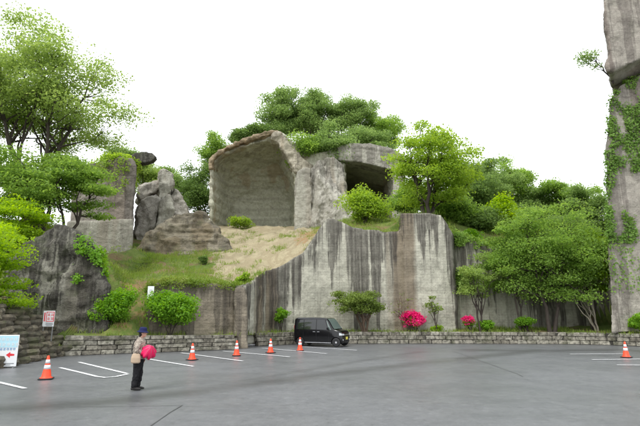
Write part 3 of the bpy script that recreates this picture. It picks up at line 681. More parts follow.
def plant(name, label, cat, base, cc, rad, ncl, nl, ls, leaf, bark='bark', tr=.14, stems=1, flat=.5, cr=.55, seed=0, group=None, limbs=5, crown='crown', shell=2.0,
          cut=-.75, spread=.3, up=.9, sides=6, lump=.25, twig=1, lo=.25, stem_top=.35, nb=0, bf=.30, bz=.8, dens=1.7):
    """base, cc world points; rad crown radii"""
    rng = np.random.default_rng(seed); rnd = random.Random(seed)
    base = Vector(base); cc = Vector(cc) - base; rad = np.array(rad, float)
    root = empty(name, base); tag(root, label, cat, group)
    # boughs: lumpy sub-masses through the crown, leaf clumps over the upper side of each
    ncl = int(ncl * dens); nb = nb or max(8, ncl // 6); bl = []; cen = []
    while len(bl) < nb:
        d = rng.normal(size=3); d /= np.linalg.norm(d)
        c = d * rng.uniform() ** (1 / shell) * (1 + lump * noise.noise(Vector(d * 1.9 + seed * 3.7)) * 1.6) * (1 - bf * .5)
        if c[2] < cut: continue
        bl.append((c, bf * rng.uniform(.35, 1.25)))
    while len(cen) < ncl:
        c, r = bl[len(cen) % nb]
        d = rng.normal(size=3); d /= np.linalg.norm(d)
        if d[2] < -.5: continue
        cen.append((c + d * np.array([1, 1, bz]) * r * rng.uniform(.3, 1.1)) * rad + np.array(cc))
    cen = np.array(cen)
    V, Fa = [], []
    ends = []
    stemp = []
    for s in range(stems):
        a = 2 * math.pi * (s + rnd.random() * .5) / stems
        off = Vector((math.cos(a), math.sin(a), 0)) * (tr * 1.1 if stems > 1 else 0)
        tgt = cc + Vector((math.cos(a) * rad[0] * spread, math.sin(a) * rad[1] * spread, rad[2] * stem_top)) if stems > 1 else cc + Vector((rnd.uniform(-.1, .1) * rad[0], 0, rad[2] * stem_top))
        pth = wiggle(off, tgt, 8, tgt.length * .03, rnd)
        pth[0] = off - Vector((0, 0, .25))
        r0 = tr * rnd.uniform(.8, 1.1) / (1 if stems == 1 else 1)
        rr = [r0 * (1.25 if i == 0 else 1) * (1 - .85 * i / 8) + .008 for i in range(9)]
        tube_into(V, Fa, pth, rr, sides + 2); stemp.append((pth, rr))
    limb = []
    for (pth, rr) in stemp:
        for k in range(limbs):
            c = Vector(cen[rng.integers(len(cen))])
            i = min(7, max(2, int(8 * (lo + (1 - lo) * rnd.random() * .9))))
            if pth[i].z > c.z: i = max(2, i - 3)
            q = wiggle(pth[i], pth[i].lerp(c, .85), 5, (c - pth[i]).length * .06, rnd, (c - pth[i]).length * .05)
            r1 = rr[i] * .62; rq = [r1 * (1 - .75 * j / 5) + .006 for j in range(6)]
            tube_into(V, Fa, q, rq, sides); limb.append((q, rq))
    allp = [(p, r) for q, rq in limb for p, r in zip(q[1:], rq[1:])] + [(p, r) for q, rq in stemp for p, r in zip(q[3:], rq[3:])]
    AP = np.array([p for p, r in allp])
    if twig:
        for c in cen:
            dd = np.linalg.norm(AP - c, axis=1) + np.maximum(0, AP[:, 2] - c[2]) * 1.5
            p, r = allp[int(dd.argmin())]
            q = wiggle(p, Vector(c), 3, (Vector(c) - p).length * .08, rnd)
            r1 = max(.006, min(r * .6, .05)); tube_into(V, Fa, q, [r1, r1 * .75, r1 * .5, r1 * .2], 4)
    pydata('trunk' if cat == 'tree' else 'stems', V, Fa, M[bark], root, True)
    sg = np.array([cr, cr, cr * flat]) * rng.uniform(.6, 1.25, (len(cen), 1)) * rng.uniform(.75, 1.3, (len(cen), 3))
    if nl:
        if cat == 'tree' and nl > 10: nl, ls = int(nl * .88), ls * .86
        mesh_obj(crown, leaf_mesh(crown, cen, sg, nl, ls, rng, up), L[leaf], root)
    return root
def onH(u, v, Y):
    p = P(u, v, Y); return Vector((p.x, p.y, H(p.x, p.y)))
def tree_px(name, label, ub, Yb, cu, cv, ru, rv, **kw):
    """base bearing ub at distance Yb on the hillside; crown centred on bearing cu,cv with half sizes given in image units at that distance"""
    c = P(cu, cv, Yb); sc = (P(cu + ru, cv, Yb) - c).length; sz = (P(cu, cv - rv, Yb) - c).length
    b_ = P(ub, 300, Yb); z = H(b_.x, b_.y)
    cat = kw.pop('cat', 'tree')
    return plant(name, label, cat, (b_.x, b_.y, z), c, (sc, kw.pop('ry', 1.0) * sc, sz), **kw)

# large airy trees on the left
tree_px('zelkova_tree', 'tall airy light green tree with dark forking stems behind the rock outcrop', 22, 33, 42, 98, 80, 62, ncl=330, nl=110, ls=.16, bf=.2, bz=.5, leaf='airy', tr=.22, stems=5, flat=.28, cr=.85, seed=1, limbs=6, spread=.55, shell=1.9, cut=-.6, lump=.3, stem_top=.3, lo=.45)
tree_px('zelkova_tree', 'pale green airy tree leaning out beside the tall forking tree', -38, 33.5, -30, 104, 58, 62, ncl=170, nl=90, ls=.155, bf=.22, bz=.5, leaf='airy', tr=.25, stems=3, flat=.3, cr=.9, seed=2, limbs=6, spread=.5, shell=1.9)
tree_px('maple_tree', 'dense green maple with layered sprays above the dark outcrop', 30, 30, 26, 186, 56, 38, ncl=150, nl=130, ls=.15, bf=.24, bz=.35, leaf='maple', tr=.16, stems=3, flat=.25, cr=.7, seed=3, limbs=5, spread=.5)
tree_px('maple_tree', 'small green maple reaching towards the square stone pillar', 60, 31, 76, 188, 38, 34, ncl=110, nl=100, ls=.15, bf=.24, bz=.35, leaf='maple', tr=.12, stems=2, flat=.25, cr=.6, seed=4, limbs=5, spread=.5)
tree_px('maple_tree', 'bright yellow green maple hanging over the stacked stone bank', -42, 21.5, -20, 262, 50, 66, ncl=120, nl=150, ls=.12, leaf='bright', tr=.12, stems=2, flat=.22, cr=.5, seed=5, limbs=6, spread=.45, cut=-.95)
tree_px('maple_tree', 'light green low maple on the slope above the outcrop', 6, 27.5, 14, 222, 34, 20, ncl=60, nl=130, ls=.13, leaf='bright', tr=.09, stems=2, flat=.3, cr=.5, seed=6, limbs=4)
# hilltop wood over the cave
HT = [(276, 64, 286, 116, 25, 31, 'forest', 'leafy tree at the pointed end of the cave roof'), (310, 65, 312, 114, 28, 30, 'forest', 'tall leafy tree over the rough rock brow'),
      (345, 66, 346, 118, 30, 27, 'forest', 'broad leafy tree in the middle of the cave roof'), (380, 66, 381, 130, 23, 23, 'maple', 'paler rounded tree above the second opening'),
      (303, 54, 306, 150, 22, 18, 'maple', 'low spreading tree hanging over the craggy buttress'), (334, 54.5, 335, 147, 24, 18, 'forest', 'low dark tree on the cave roof edge'),
      (366, 61, 370, 143, 25, 14, 'forest', 'low leafy tree over the square opening'),
      (243, 62, 243, 138, 10, 7, 'dark', 'small dark tree on the left shoulder of cave roof'), (262, 62, 258, 132, 8, 6, 'dark', 'little dark tree by the top of the arch')]
for i, (ub, Yb, cu, cv, ru, rv, lf, lb) in enumerate(HT):
    b_ = P(ub, 300, Yb); zr = P(ub, {0: 138, 1: 160, 2: 162, 3: 158, 4: 150, 5: 151, 6: 150, 7: 143, 8: 139}[i], Yb).z - 1.2
    c = P(cu, cv, Yb); s = ru / F * Yb; sz = rv / F * Yb
    plant('roof_tree', lb, 'tree', (b_.x, b_.y, zr), c, (s, s, sz), ncl=int(40 + ru * rv * .10), nl=150, ls=.21, leaf=lf, tr=.17, stems=3, flat=.6, cr=.72, bf=.23, lump=.5, shell=2.6, dens=2.0, seed=20 + i, group='trees growing on the cave roof', limbs=5, spread=.4, cut=-.95)
# trees seen in the gap behind the boulders
for i, (ub, Yb, cu, cv, ru, rv, lf, lb) in enumerate([(176, 68, 172, 186, 24, 22, 'forest', 'mid green tree behind the upright boulder'), (200, 64, 200, 192, 19, 32, 'dark', 'dark green tree beside the left edge of the cave rock'), (222, 66, 216, 152, 13, 16, 'maple', 'thin light tree rising behind the cave rock shoulder'), (140, 62, 146, 176, 22, 14, 'airy', 'light green tree behind the capped square pillar'), (120, 60, 122, 158, 16, 10, 'forest', 'leafy tree showing over the square pillar')]):
    tree_px('wood_tree', lb, ub, Yb, cu, cv, ru, rv, ncl=int(50 + ru * rv * .08), nl=140, ls=.21, leaf=lf, tr=.16, stems=2, flat=.55, cr=.75, bf=.24, lump=.45, dens=1.9, seed=40 + i, group='trees behind the boulders', limbs=4, cut=-1.1)
# shrubs on the pillar top
for cu, cv, ru, rv, Yb, lb in ((118, 164, 15, 8, 45.2, 'yellow green creeper shrub topping the square stone pillar'),):
    c = P(cu, cv, Yb); plant('pillar_shrub', lb, 'shrub', P(cu, 170, Yb), c, (ru / F * Yb, 1.5, rv / F * Yb), ncl=40, nl=110, ls=.16, leaf='yellow', tr=.05, stems=4, flat=.6, cr=.5, seed=60, limbs=3, cut=-1.1)
# zelkova on the main cliff
tree_px('zelkova_tree', 'fan shaped fresh green tree standing on top of the tall cliff', 432, 38.5, 435, 170, 48, 46, ncl=240, nl=90, ls=.17, bf=.2, bz=.6, leaf='yellow', tr=.22, stems=3, flat=.4, cr=.62, seed=70, limbs=7, spread=.55, cut=-.8, lump=.3, lo=.35)
BK = [(462, 52, 466, 190, 26, 36, 'dark', 'dark tree close behind the fan shaped tree'), (490, 56, 490, 188, 27, 28, 'forest', 'mid green rounded tree beyond the cliff top'), (515, 62, 514, 186, 24, 27, 'maple', 'soft green tree with a high rounded head on the skyline'),
      (540, 60, 540, 206, 28, 26, 'forest', 'green tree between the skyline trees above the big maple'), (565, 58, 565, 204, 27, 26, 'maple', 'broad light tree crowning the skyline above the maple'), (592, 54, 592, 216, 24, 30, 'forest', 'leafy tree by the left edge of the tower cliff'),
      (500, 45, 502, 220, 24, 20, 'bright', 'bright fresh green young tree above the grassy cliff shoulder'), (470, 44, 474, 224, 22, 16, 'dark', 'dark leaved tree on the cliff shoulder'), (445, 43, 448, 210, 24, 15, 'maple', 'leafy undergrowth tree at the foot of the fan shaped tree'),
      (536, 49, 537, 234, 24, 18, 'forest', 'low tree filling the gap behind the big maple crown'), (568, 50, 567, 232, 22, 20, 'dark', 'dark leaved tree between big maple and skyline'),
      (410, 46, 408, 200, 16, 18, 'maple', 'leafy tree beside the grey rock post')]
for i, (ub, Yb, cu, cv, ru, rv, lf, lb) in enumerate(BK):
    tree_px('wood_tree', lb, ub, Yb, cu, cv, ru, rv, ncl=int(50 + ru * rv * .09), nl=150, ls=.20, leaf=lf, tr=.16, stems=2, flat=.55, cr=.65, bf=.23, lump=.45, dens=2.0, seed=80 + i, group='trees behind the tall cliff', limbs=4, cut=-1.1)
# front garden, right
tree_px('maple_tree', 'big layered green maple with dark twin trunks in the planting bed', 549, 33.2, 549, 256, 62, 56, ncl=300, nl=95, ls=.14, bf=.2, bz=.6, leaf='maple', tr=.13, stems=2, flat=.4, cr=.62, seed=100, limbs=9, spread=.35, ry=.62, cut=-.85, lump=.3, lo=.2)
tree_px('maple_tree', 'slender pale leaved small maple between the azalea and big maple', 479, 33.2, 478, 282, 29, 32, ncl=70, nl=50, ls=.13, bf=.22, bz=.4, leaf='airy', tr=.06, stems=2, flat=.3, cr=.4, seed=101, limbs=6, spread=.5, ry=.6, bark='bark')
tree_px('maple_tree', 'young maple filling the space beside the small pale maple', 518, 33.6, 515, 262, 30, 40, ncl=110, nl=100, ls=.14, leaf='maple', tr=.07, stems=2, flat=.4, cr=.5, seed=106, limbs=6, spread=.4, ry=.5, bf=.22, bz=.6)
tree_px('maple_tree', 'slim fresh green maple growing against the tower cliff', 590, 33.8, 589, 256, 22, 48, ncl=110, nl=90, ls=.14, leaf='bright', tr=.07, stems=2, flat=.25, cr=.5, seed=107, limbs=6, spread=.4, ry=.8, bf=.24, bz=.6)
tree_px('camellia_tree', 'umbrella shaped camellia tree with forked trunk beside the van', 364, 32.9, 358, 304, 29, 15, ncl=70, nl=100, ls=.12, leaf='olive', tr=.085, stems=3, flat=.5, cr=.3, seed=102, limbs=4, spread=.5, ry=.7, cut=-.55, bark='bark_brown')
tree_px('bare_tree', 'thin bare crooked tree by the large azalea', 403, 33.2, 402, 306, 14, 22, ncl=22, nl=2, ls=.10, leaf='olive', tr=.045, stems=2, flat=.5, cr=.2, seed=103, limbs=4, spread=.5, ry=.6, bark='bark_brown', crown='sparse_leaves')
tree_px('sapling', 'thin leafy sapling between the two azaleas', 436, 33.2, 432, 308, 10, 18, ncl=24, nl=12, ls=.14, leaf='olive', tr=.03, stems=2, flat=.5, cr=.18, seed=104, limbs=4, spread=.5, ry=.6, bark='bark')
tree_px('bare_tree', 'pale leaning bare branches beside the tower cliff', 594, 32.8, 584, 303, 17, 22, ncl=16, nl=2, ls=.12, leaf='olive', tr=.05, stems=4, flat=.5, cr=.2, seed=105, limbs=3, spread=.9, ry=.5, bark='bark_pale', crown='sparse_leaves')
# shrubs
SH = [('azalea', 'large bright pink azalea in full bloom', 415, 33.35, 415, 319, 12, 7.5, 'pink', 'blossom', 60, 90, .09), ('azalea', 'small low pink azalea beside a clipped green shrub', 469, 33.35, 468.5, 320, 9, 4.5, 'pink', 'blossom', 30, 80, .09),
      ('shrub', 'clipped green shrub next to the small pink azalea', 487, 33.35, 487, 325, 10.5, 5.5, 'bush', 'foliage', 40, 90, .09), ('shrub', 'clipped green shrub under the big maple', 524, 33.35, 524, 324, 10.5, 6, 'bush', 'foliage', 40, 90, .09),
      ('shrub', 'tiny bright shrub at the wall edge by the large azalea', 436, 33.35, 436, 328.5, 6, 3, 'bright', 'foliage', 16, 70, .08), ('shrub', 'rounded green shrub at the foot of the tower cliff', 637, 30.6, 637, 320, 10, 8, 'bush', 'foliage', 50, 90, .10),
      ('shrub', 'upright leafy bush on the slope beside the outcrop', 112, 25.6, 112, 309, 21, 21, 'bush', 'foliage', 110, 110, .11), ('shrub', 'broad round bush against the low brown rock face', 172, 26.9, 172, 311, 26, 19, 'bush', 'foliage', 120, 110, .11),
      ('shrub', 'yellow green bush in the notch of the cliff top', 366, 38.6, 366, 207, 24, 19, 'yellow', 'foliage', 90, 100, .15), ('shrub', 'green fern clump growing on the cliff ledge near the van', 281, 32.4, 281, 314, 8, 9, 'bush', 'foliage', 30, 60, .10),
      ('shrub', 'grassy bush drooping from the low cliff corner', 244, 30.6, 243, 281, 9, 8, 'yellow', 'foliage', 30, 80, .10), ('shrub', 'small dark bush on the grassy slope below the mound', 203, 36.5, 203, 260, 4, 5, 'dark', 'foliage', 14, 80, .10),
      ('shrub', 'low green bush at the mouth of the arched hollow', 246, 52.5, 243, 222, 13, 4, 'yellow', 'foliage', 24, 80, .15), ('shrub', 'low leafy patch on the grassy shoulder next to the tall cliff', 470, 38.5, 470, 237, 14, 6, 'bush', 'foliage', 34, 80, .13), ('shrub', 'reddish green low shrub on the grassy shoulder below the wood', 498, 39, 498, 243, 13, 6, 'olive', 'foliage', 30, 80, .13),
      ('shrub', 'light shrub on the far left of the sandy slope', 112, 40, 114, 258, 16, 9, 'airy', 'foliage', 40, 80, .13)]
for i, (nm, lb, ub, Yb, cu, cv, ru, rv, lf, cn, ncl, nl, ls) in enumerate(SH):
    tree_px(nm, lb, ub, Yb, cu, cv, ru, rv, cat='shrub', ncl=ncl, nl=nl, ls=ls, leaf=lf, tr=.03, stems=4, flat=.75, cr=max(.12, ru / F * Yb * .24), seed=120 + i, dens=1.15, bf=.5, limbs=3, crown=cn, cut=-.9, lump=.2, spread=.5, ry=.75, lo=.35)
for az in [o for o in C.objects if o.name.startswith('azalea')]:
    bm_ = [c for c in az.children if c.name.startswith('blossom')][0].data
    co = np.empty(len(bm_.vertices) * 3, np.float32); bm_.vertices.foreach_get('co', co); co = co.reshape(-1, 4, 3).mean(1)
    rg = np.random.default_rng(9); k = rg.choice(len(co), 90); ce = co[k] * np.array([.92, .92, .80])
    mesh_obj('leaves', leaf_mesh('leaves', ce, np.full((90, 3), .09), 14, .085, rg), L['bush'], az)
# sapling growing from the tower neck
c = P(590, 60, 31); plant('cliff_sapling', 'small tree growing sideways from under the overhanging block', 'tree', P(613, 80, 31.2), c, (1.15, .8, .95), ncl=30, nl=22, ls=.12, leaf='forest', tr=.06, stems=1, flat=.5, cr=.28, seed=150, limbs=5, cut=-1.1)

# ivy on the tower cliff: leaves on the real rock faces
def skin_leaves(name, label, objs, test, count, ls, leaf, seed, lift=.06, size=None):
    rng = np.random.default_rng(seed); PV, PN = [], []
    for o in objs:
        me = o.data; n_ = len(me.polygons)
        ce = np.empty(n_ * 3, np.float32); no = np.empty(n_ * 3, np.float32)
        me.polygons.foreach_get('center', ce); me.polygons.foreach_get('normal', no)
        PV.append(ce.reshape(-1, 3)); PN.append(no.reshape(-1, 3))
    PV = np.concatenate(PV); PN = np.concatenate(PN)
    w = test(PV, PN); w = np.clip(w, 0, None); w /= w.sum()
    k = rng.choice(len(PV), count, p=w)
    pos = PV[k] + rng.uniform(-.14, .14, (count, 3)) + PN[k] * rng.uniform(.02, lift * 2.5, (count, 1))
    nr = PN[k] + rng.normal(size=(count, 3)) * .45 + np.array([0, 0, .35]); nr /= np.linalg.norm(nr, axis=1, keepdims=True)
    t = np.cross(nr, rng.normal(size=(count, 3))); t /= np.linalg.norm(t, axis=1, keepdims=True); s = np.cross(nr, t)
    sz = ls * rng.uniform(.6, 1.3, (count, 1))
    V = np.stack([pos - t * sz * .5, pos + s * sz * .42, pos + t * sz * .5, pos - s * sz * .42], 1).reshape(-1, 3)
    o = mesh_obj(name, np_mesh(name, V, np.arange(count * 4).reshape(-1, 4), False), L[leaf])
    return o
def fn(P_, sc, seed): return np.array([noise.fractal(Vector(p) * sc + Vector((seed, 0, 0)), .8, 2.1, 4) for p in P_.tolist()])
face = [o for o in C.objects if o.name.startswith('cliff_face')][0]
def ivy_w(v, no):
    f = fn(v, .35, 5.); fz = fn(v * np.array([1, 1, .35]), .8, 9.)
    return (np.clip(f + fz * .8 + .06 + (v[:, 2] > 6) * .10 + (v[:, 0] < face.data.vertices[0].co.x + 1.2) * .1, 0, .3) * ((no[:, 1] < .3)) * (.12 + .88 * (v[:, 2] > 6.5)) * (v[:, 2] > 3.2) * (v[:, 2] < 18.5) * (v[:, 0] < 26)) + 1e-7
iv = skin_leaves('climbing_ivy', '', [face], ivy_w, 19000, .15, 'ivy', 3)
tag(iv, 'green ivy climbing in patches over the tower cliff', 'ivy')
dcl = [o for o in C.objects if o.name.startswith('quarry_cliff')][0]
def vine_w(v, no):
    u = v[:, 0]; f = fn(v, .6, 2.)
    return np.clip(f + .1, 0, .4) * ((u > 9.8) & (u < 20) & (v[:, 2] > 3.5) & (no[:, 1] < .6)) + 1e-7
tag(skin_leaves('trailing_vine', '', [dcl], vine_w, 12000, .15, 'maple', 4, .15), 'green vines trailing over the cliff shoulder behind the big maple', 'vine')
out_ = [o for o in C.objects if o.name.startswith('rock_outcrop')][0]
def oc_w(v, no): return np.clip(fn(v, .7, 7.) + .05, 0, .5) * (v[:, 0] > P(74, 260, 25).x) * (v[:, 2] > 3.6) * (v[:, 2] < 6.6) + 1e-7
tag(skin_leaves('trailing_vine', '', [out_], oc_w, 2600, .12, 'bush', 5, .15), 'leafy creeper on the right shoulder of the dark outcrop', 'vine')

pil = [o for o in C.objects if o.name.startswith('pillar_shaft')][0]
def pl_w(v, no): return np.clip(fn(v, .5, 3.) + .12, 0, .5) * (v[:, 2] > P(120, 192, 44).z + (P(135, 170, 44).x - v[:, 0]) * .55) + 1e-7
tag(skin_leaves('trailing_vine', '', [pil], pl_w, 4200, .17, 'yellow', 6, .2), 'yellow green creeper draped down the corner of the square stone pillar', 'vine')
# grass on ledges, slope and bed
def blades(name, pts, hgt, leaf, seed, per=7, spread=.14):
    rng = np.random.default_rng(seed); pts = np.repeat(np.array(pts), per, 0); k = len(pts)
    pts = pts + rng.normal(size=(k, 3)) * np.array([spread, spread, .01])
    d = rng.normal(size=(k, 3)) * np.array([.45, .45, .1]) + np.array([0, 0, 1.]); d /= np.linalg.norm(d, axis=1, keepdims=True)
    a = rng.uniform(0, 6.28, k); s = np.stack([np.cos(a), np.sin(a), 0 * a], -1)
    h_ = hgt * rng.uniform(.5, 1.4, (k, 1)); w = .016
    V = np.stack([pts - s * w, pts + s * w, pts + d * h_ * .6 + s * w * .8, pts + d * h_ + np.array([0, 0, -.25]) * h_ * (1 - d[:, 2:])], 1).reshape(-1, 3)
    return mesh_obj(name, np_mesh(name, V, np.arange(k * 4).reshape(-1, 4), False), L[leaf])
rng = np.random.default_rng(5)
hv = np.stack([XX.ravel(), YY.ravel(), hz], -1); sm = soft(SAND)
# (a) rough grass on the upper slopes
sel = (np.abs(hv[:, 0]) < 24) & (hv[:, 1] < 48) & (sm < .3) & ~((hv[:, 0] < -11.9) & (hv[:, 1] < 25.5))
gn = fn(hv[sel], .35, 1.); pp = hv[sel][gn > -.06]
edge = hv[(sm > .05) & (sm < .98) & (hv[:, 1] < 52)]; inn = hv[(sm > .9) & (hv[:, 1] < 52)]; inn = inn[fn(inn, .5, 4.) > .38]
pp = np.concatenate([pp, edge[rng.uniform(size=len(edge)) < .6], inn])
pp = np.concatenate([pp + rng.uniform(-.2, .2, pp.shape) * np.array([1, 1, 0]) for _ in range(2)])
rim = []
for st in (C_ST, D_ST):
    tp = [P(*s) for s in st]
    for a, b_ in zip(tp[:-1], tp[1:]):
        cu = a.x
        for i in range(int((b_ - a).length / .06)):
            q = a.lerp(b_, rng.uniform())
            if st is D_ST and (P(262, 270, 31).x < q.x < P(347, 222, 34).x): continue
            if st is D_ST and (P(402, 213, 34).x < q.x < P(448, 222, 34).x) and rng.uniform() < .7: continue
            rim.append((q.x, q.y + rng.uniform(-.05, 1.2), q.z + .02))
rim = np.array(rim)
tag(blades('grass', np.concatenate([pp, rim]), .26, 'grass', 1), 'rough grass over the slopes, ledges and planting bed', 'grass', kind='stuff')
mp = []
rimC = [P(*s) for s in C_ST]
for i in range(500):
    a = rng.uniform() * (len(rimC) - 1); k = int(a); q = rimC[k].lerp(rimC[k + 1], a - k); mp.append((q.x, q.y + rng.uniform(-.15, 1.6), q.z + rng.uniform(-.25, .12)))
cenp = np.array(mp); me = leaf_mesh('ground_cover', cenp, np.full((len(cenp), 3), .16), 26, .09, rng, .6)
tag(mesh_obj('ground_cover', me, L['grass']), 'low leafy ground cover spilling over the low rock face', 'ground cover', kind='stuff')

# ------------------------------------------------------------------ traffic cones
M['cone'] = plain('orange_cone_plastic', (.86, .065, .02), .4, .4, var=.1, vs=8)
M['cone_white'] = plain('reflective_band', (.72, .72, .74), .35, .5)
M['rubber'] = plain('black_rubber', (.02, .02, .021), .6, .3)
def lathe(name, prof, mat, parent, seg=24, smooth=True):
    V, Fa = [], []
    for r, z in prof:
        for s in range(seg):
            t = 2 * math.pi * s / seg; V.append((math.cos(t) * r, math.sin(t) * r, z))
    for i in range(len(prof) - 1):
        for s in range(seg):
            q = (s + 1) % seg; Fa.append((i * seg + s, i * seg + q, (i + 1) * seg + q, (i + 1) * seg + s))
    if prof[0][0] > 1e-4: Fa.append(tuple(range(seg))[::-1])
    if prof[-1][0] > 1e-4: Fa.append(tuple((len(prof) - 1) * seg + s for s in range(seg)))
    return pydata(name, V, Fa, mat, parent, smooth)
def cr_(z): return .142 - (.142 - .030) * (z - .05) / .65
def make_cone():
    root = empty('traffic_cone', (0, 0, 0))
    bm = bmesh.new(); bm_box(bm, (0, 0, .016), (.40, .40, .032), bevel=.012); from_bm('base', bm, M['rubber'], root)
    lathe('body', [(.185, .033), (.18, .05), (.150, .058), (cr_(.075), .075), (cr_(.4), .4), (cr_(.685), .685), (.022, .70), (.016, .695)], M['cone'], root)
    for z0, z1 in ((.30, .42), (.47, .58)):
        lathe('reflective_band', [(cr_(z0) + .003, z0), (cr_(z1) + .003, z1)], M['cone_white'], root)
    return root
def copy_tree(o, parent=None):
    c = o.copy(); C.objects.link(c); c.parent = parent
    for ch in list(o.children): copy_tree(ch, c)
    return c
cone0 = make_cone()
CN = [(46, 379.5, 'orange traffic cone in front of the stacked stone bank'), (192, 360.3, 'orange traffic cone standing by the parking line nearest the umbrella holder'), (236.5, 356, 'orange traffic cone second along from the umbrella holder to the van'),
      (270.5, 353.2, 'orange traffic cone third along from the umbrella holder to the van'), (300, 351, 'orange traffic cone standing right beside the rear wheel of the van'), (626.5, 357.8, 'lone orange traffic cone near the tower cliff')]
for i, (u, v, lb) in enumerate(CN):
    o = cone0 if i == 0 else copy_tree(cone0); p = G(u, v); o.location = (p.x, p.y, .012)
    o.rotation_euler = (0, 0, .3 + i * .7); tag(o, lb, 'traffic cone', 'orange traffic cones across the parking lot')

# ------------------------------------------------------------------ signs
M['sign_white'] = plain('sign_white', (.72, .74, .75), .4, .4, var=.06)
M['sign_blue'] = plain('sign_pale_blue', (.42, .66, .75), .4, .4)
M['ink_blue'] = plain('ink_blue', (.05, .24, .48), .5, .3)
M['ink_red'] = plain('ink_red', (.66, .04, .05), .5, .3)
M['ink_dark'] = plain('ink_dark', (.06, .07, .09), .5, .3)
M['metal'] = plain('galvanised_metal', (.35, .36, .37), .45, .5, .8)
def strokes(name, parent, items, mat, y):
    bm = bmesh.new()
    for x, z, w, h in items: bm_box(bm, (x, y, z), (w, .004, h))
    return from_bm(name, bm, mat, parent)
def glyphs(x0, z0, n_, size, rnd):
    it = []
    for k in range(n_):
        cx = x0 + k * size * 1.15
        for s in range(3): it.append((cx + rnd.uniform(-.05, .05) * size, z0 + (s - 1) * size * .33, size * rnd.uniform(.5, .9), size * .11))
        for s in range(2): it.append((cx + (s - .5) * size * rnd.uniform(.35, .6), z0, size * .11, size * rnd.uniform(.6, .95)))
    return it
# direction board
p = G(2.5, 368.5); sgn = empty('direction_sign', (p.x, p.y, .01), R(14)); tag(sgn, 'white and pale blue direction board with a red left arrow', 'sign')
bm = bmesh.new(); bm_box(bm, (-.02, 0, .62), (.92, .03, 1.14), bevel=.008); from_bm('panel', bm, M['sign_white'], sgn)
box('header_panel', (-.02, -.018, .95), (.86, .006, .42), M['sign_blue'], sgn)
r_ = random.Random(4)
strokes('lettering', sgn, glyphs(-.36, 1.04, 6, .12, r_) + glyphs(-.34, .85, 6, .13, r_), M['sign_white'], -.024)
strokes('lettering', sgn, glyphs(-.34, .68, 7, .095, r_), M['ink_blue'], -.018)
bm = bmesh.new(); vs = [bm.verts.new((x, -.019, z)) for x, z in ((.06, .47), (.20, .58), (.20, .52), (.34, .50), (.34, .44), (.20, .43), (.20, .36))]; bm.faces.new(vs)
r = bmesh.ops.extrude_face_region(bm, geom=bm.faces[:]); [setattr(v, 'co', v.co + Vector((0, .003, 0))) for v in r['geom'] if isinstance(v, bmesh.types.BMVert)]
from_bm('arrow', bm, M['ink_red'], sgn)
strokes('lettering', sgn, glyphs(-.30, .30, 3, .07, r_), M['ink_red'], -.018)
strokes('lettering', sgn, [(.0, .16, .72, .02), (.0, .11, .5, .015)], M['ink_dark'], -.018)
for x in (-.42, .38):
    bm = bmesh.new(); bm_box(bm, (x, .03, .3), (.03, .03, .6)); bm_box(bm, (x, .1, .015), (.04, .5, .03)); from_bm('leg', bm, M['metal'], sgn)
# notice with red print on the stones
p = P(47.7, 328, 22.9); sg = empty('notice_sign', p, R(8)); tag(sg, 'small white notice with red border and print below the outcrop', 'sign')
box('panel', (0, 0, .42), (.50, .02, .72), M['sign_white'], sg, bevel=.006)
strokes('border', sg, [(.06, .72, .34, .03), (.06, .30, .34, .03), (-.10, .51, .03, .44), (.22, .51, .03, .44)], M['ink_red'], -.012)
strokes('lettering', sg, glyphs(0, .60, 2, .13, r_) + glyphs(0, .42, 2, .13, r_) + [(-.18, .5, .05, .4)], M['ink_red'], -.0135)
strokes('lettering', sg, [(.05, .22, .32, .025), (.05, .16, .32, .025), (.05, .10, .26, .02)], M['ink_dark'], -.012)
for x in (-.2, .2): box('post', (x, .03, -.1), (.04, .03, 1.0), M['metal'], sg)
# small plate on the low cliff
p = P(150.3, 299, 27.0); sg = empty('wall_plate', p, R(10)); tag(sg, 'plain small white plate at the end of the low rock face', 'sign')
box('panel', (0, 0, .36), (.34, .015, .68), M['sign_white'], sg, bevel=.005)
strokes('lettering', sg, [(.0, .10, .2, .04), (0, .5, .16, .012), (0, .44, .16, .012)], M['ink_dark'], -.009)
for x in (-.1, .1): box('bracket', (x, .3, .36), (.03, .6, .03), M['metal'], sg)

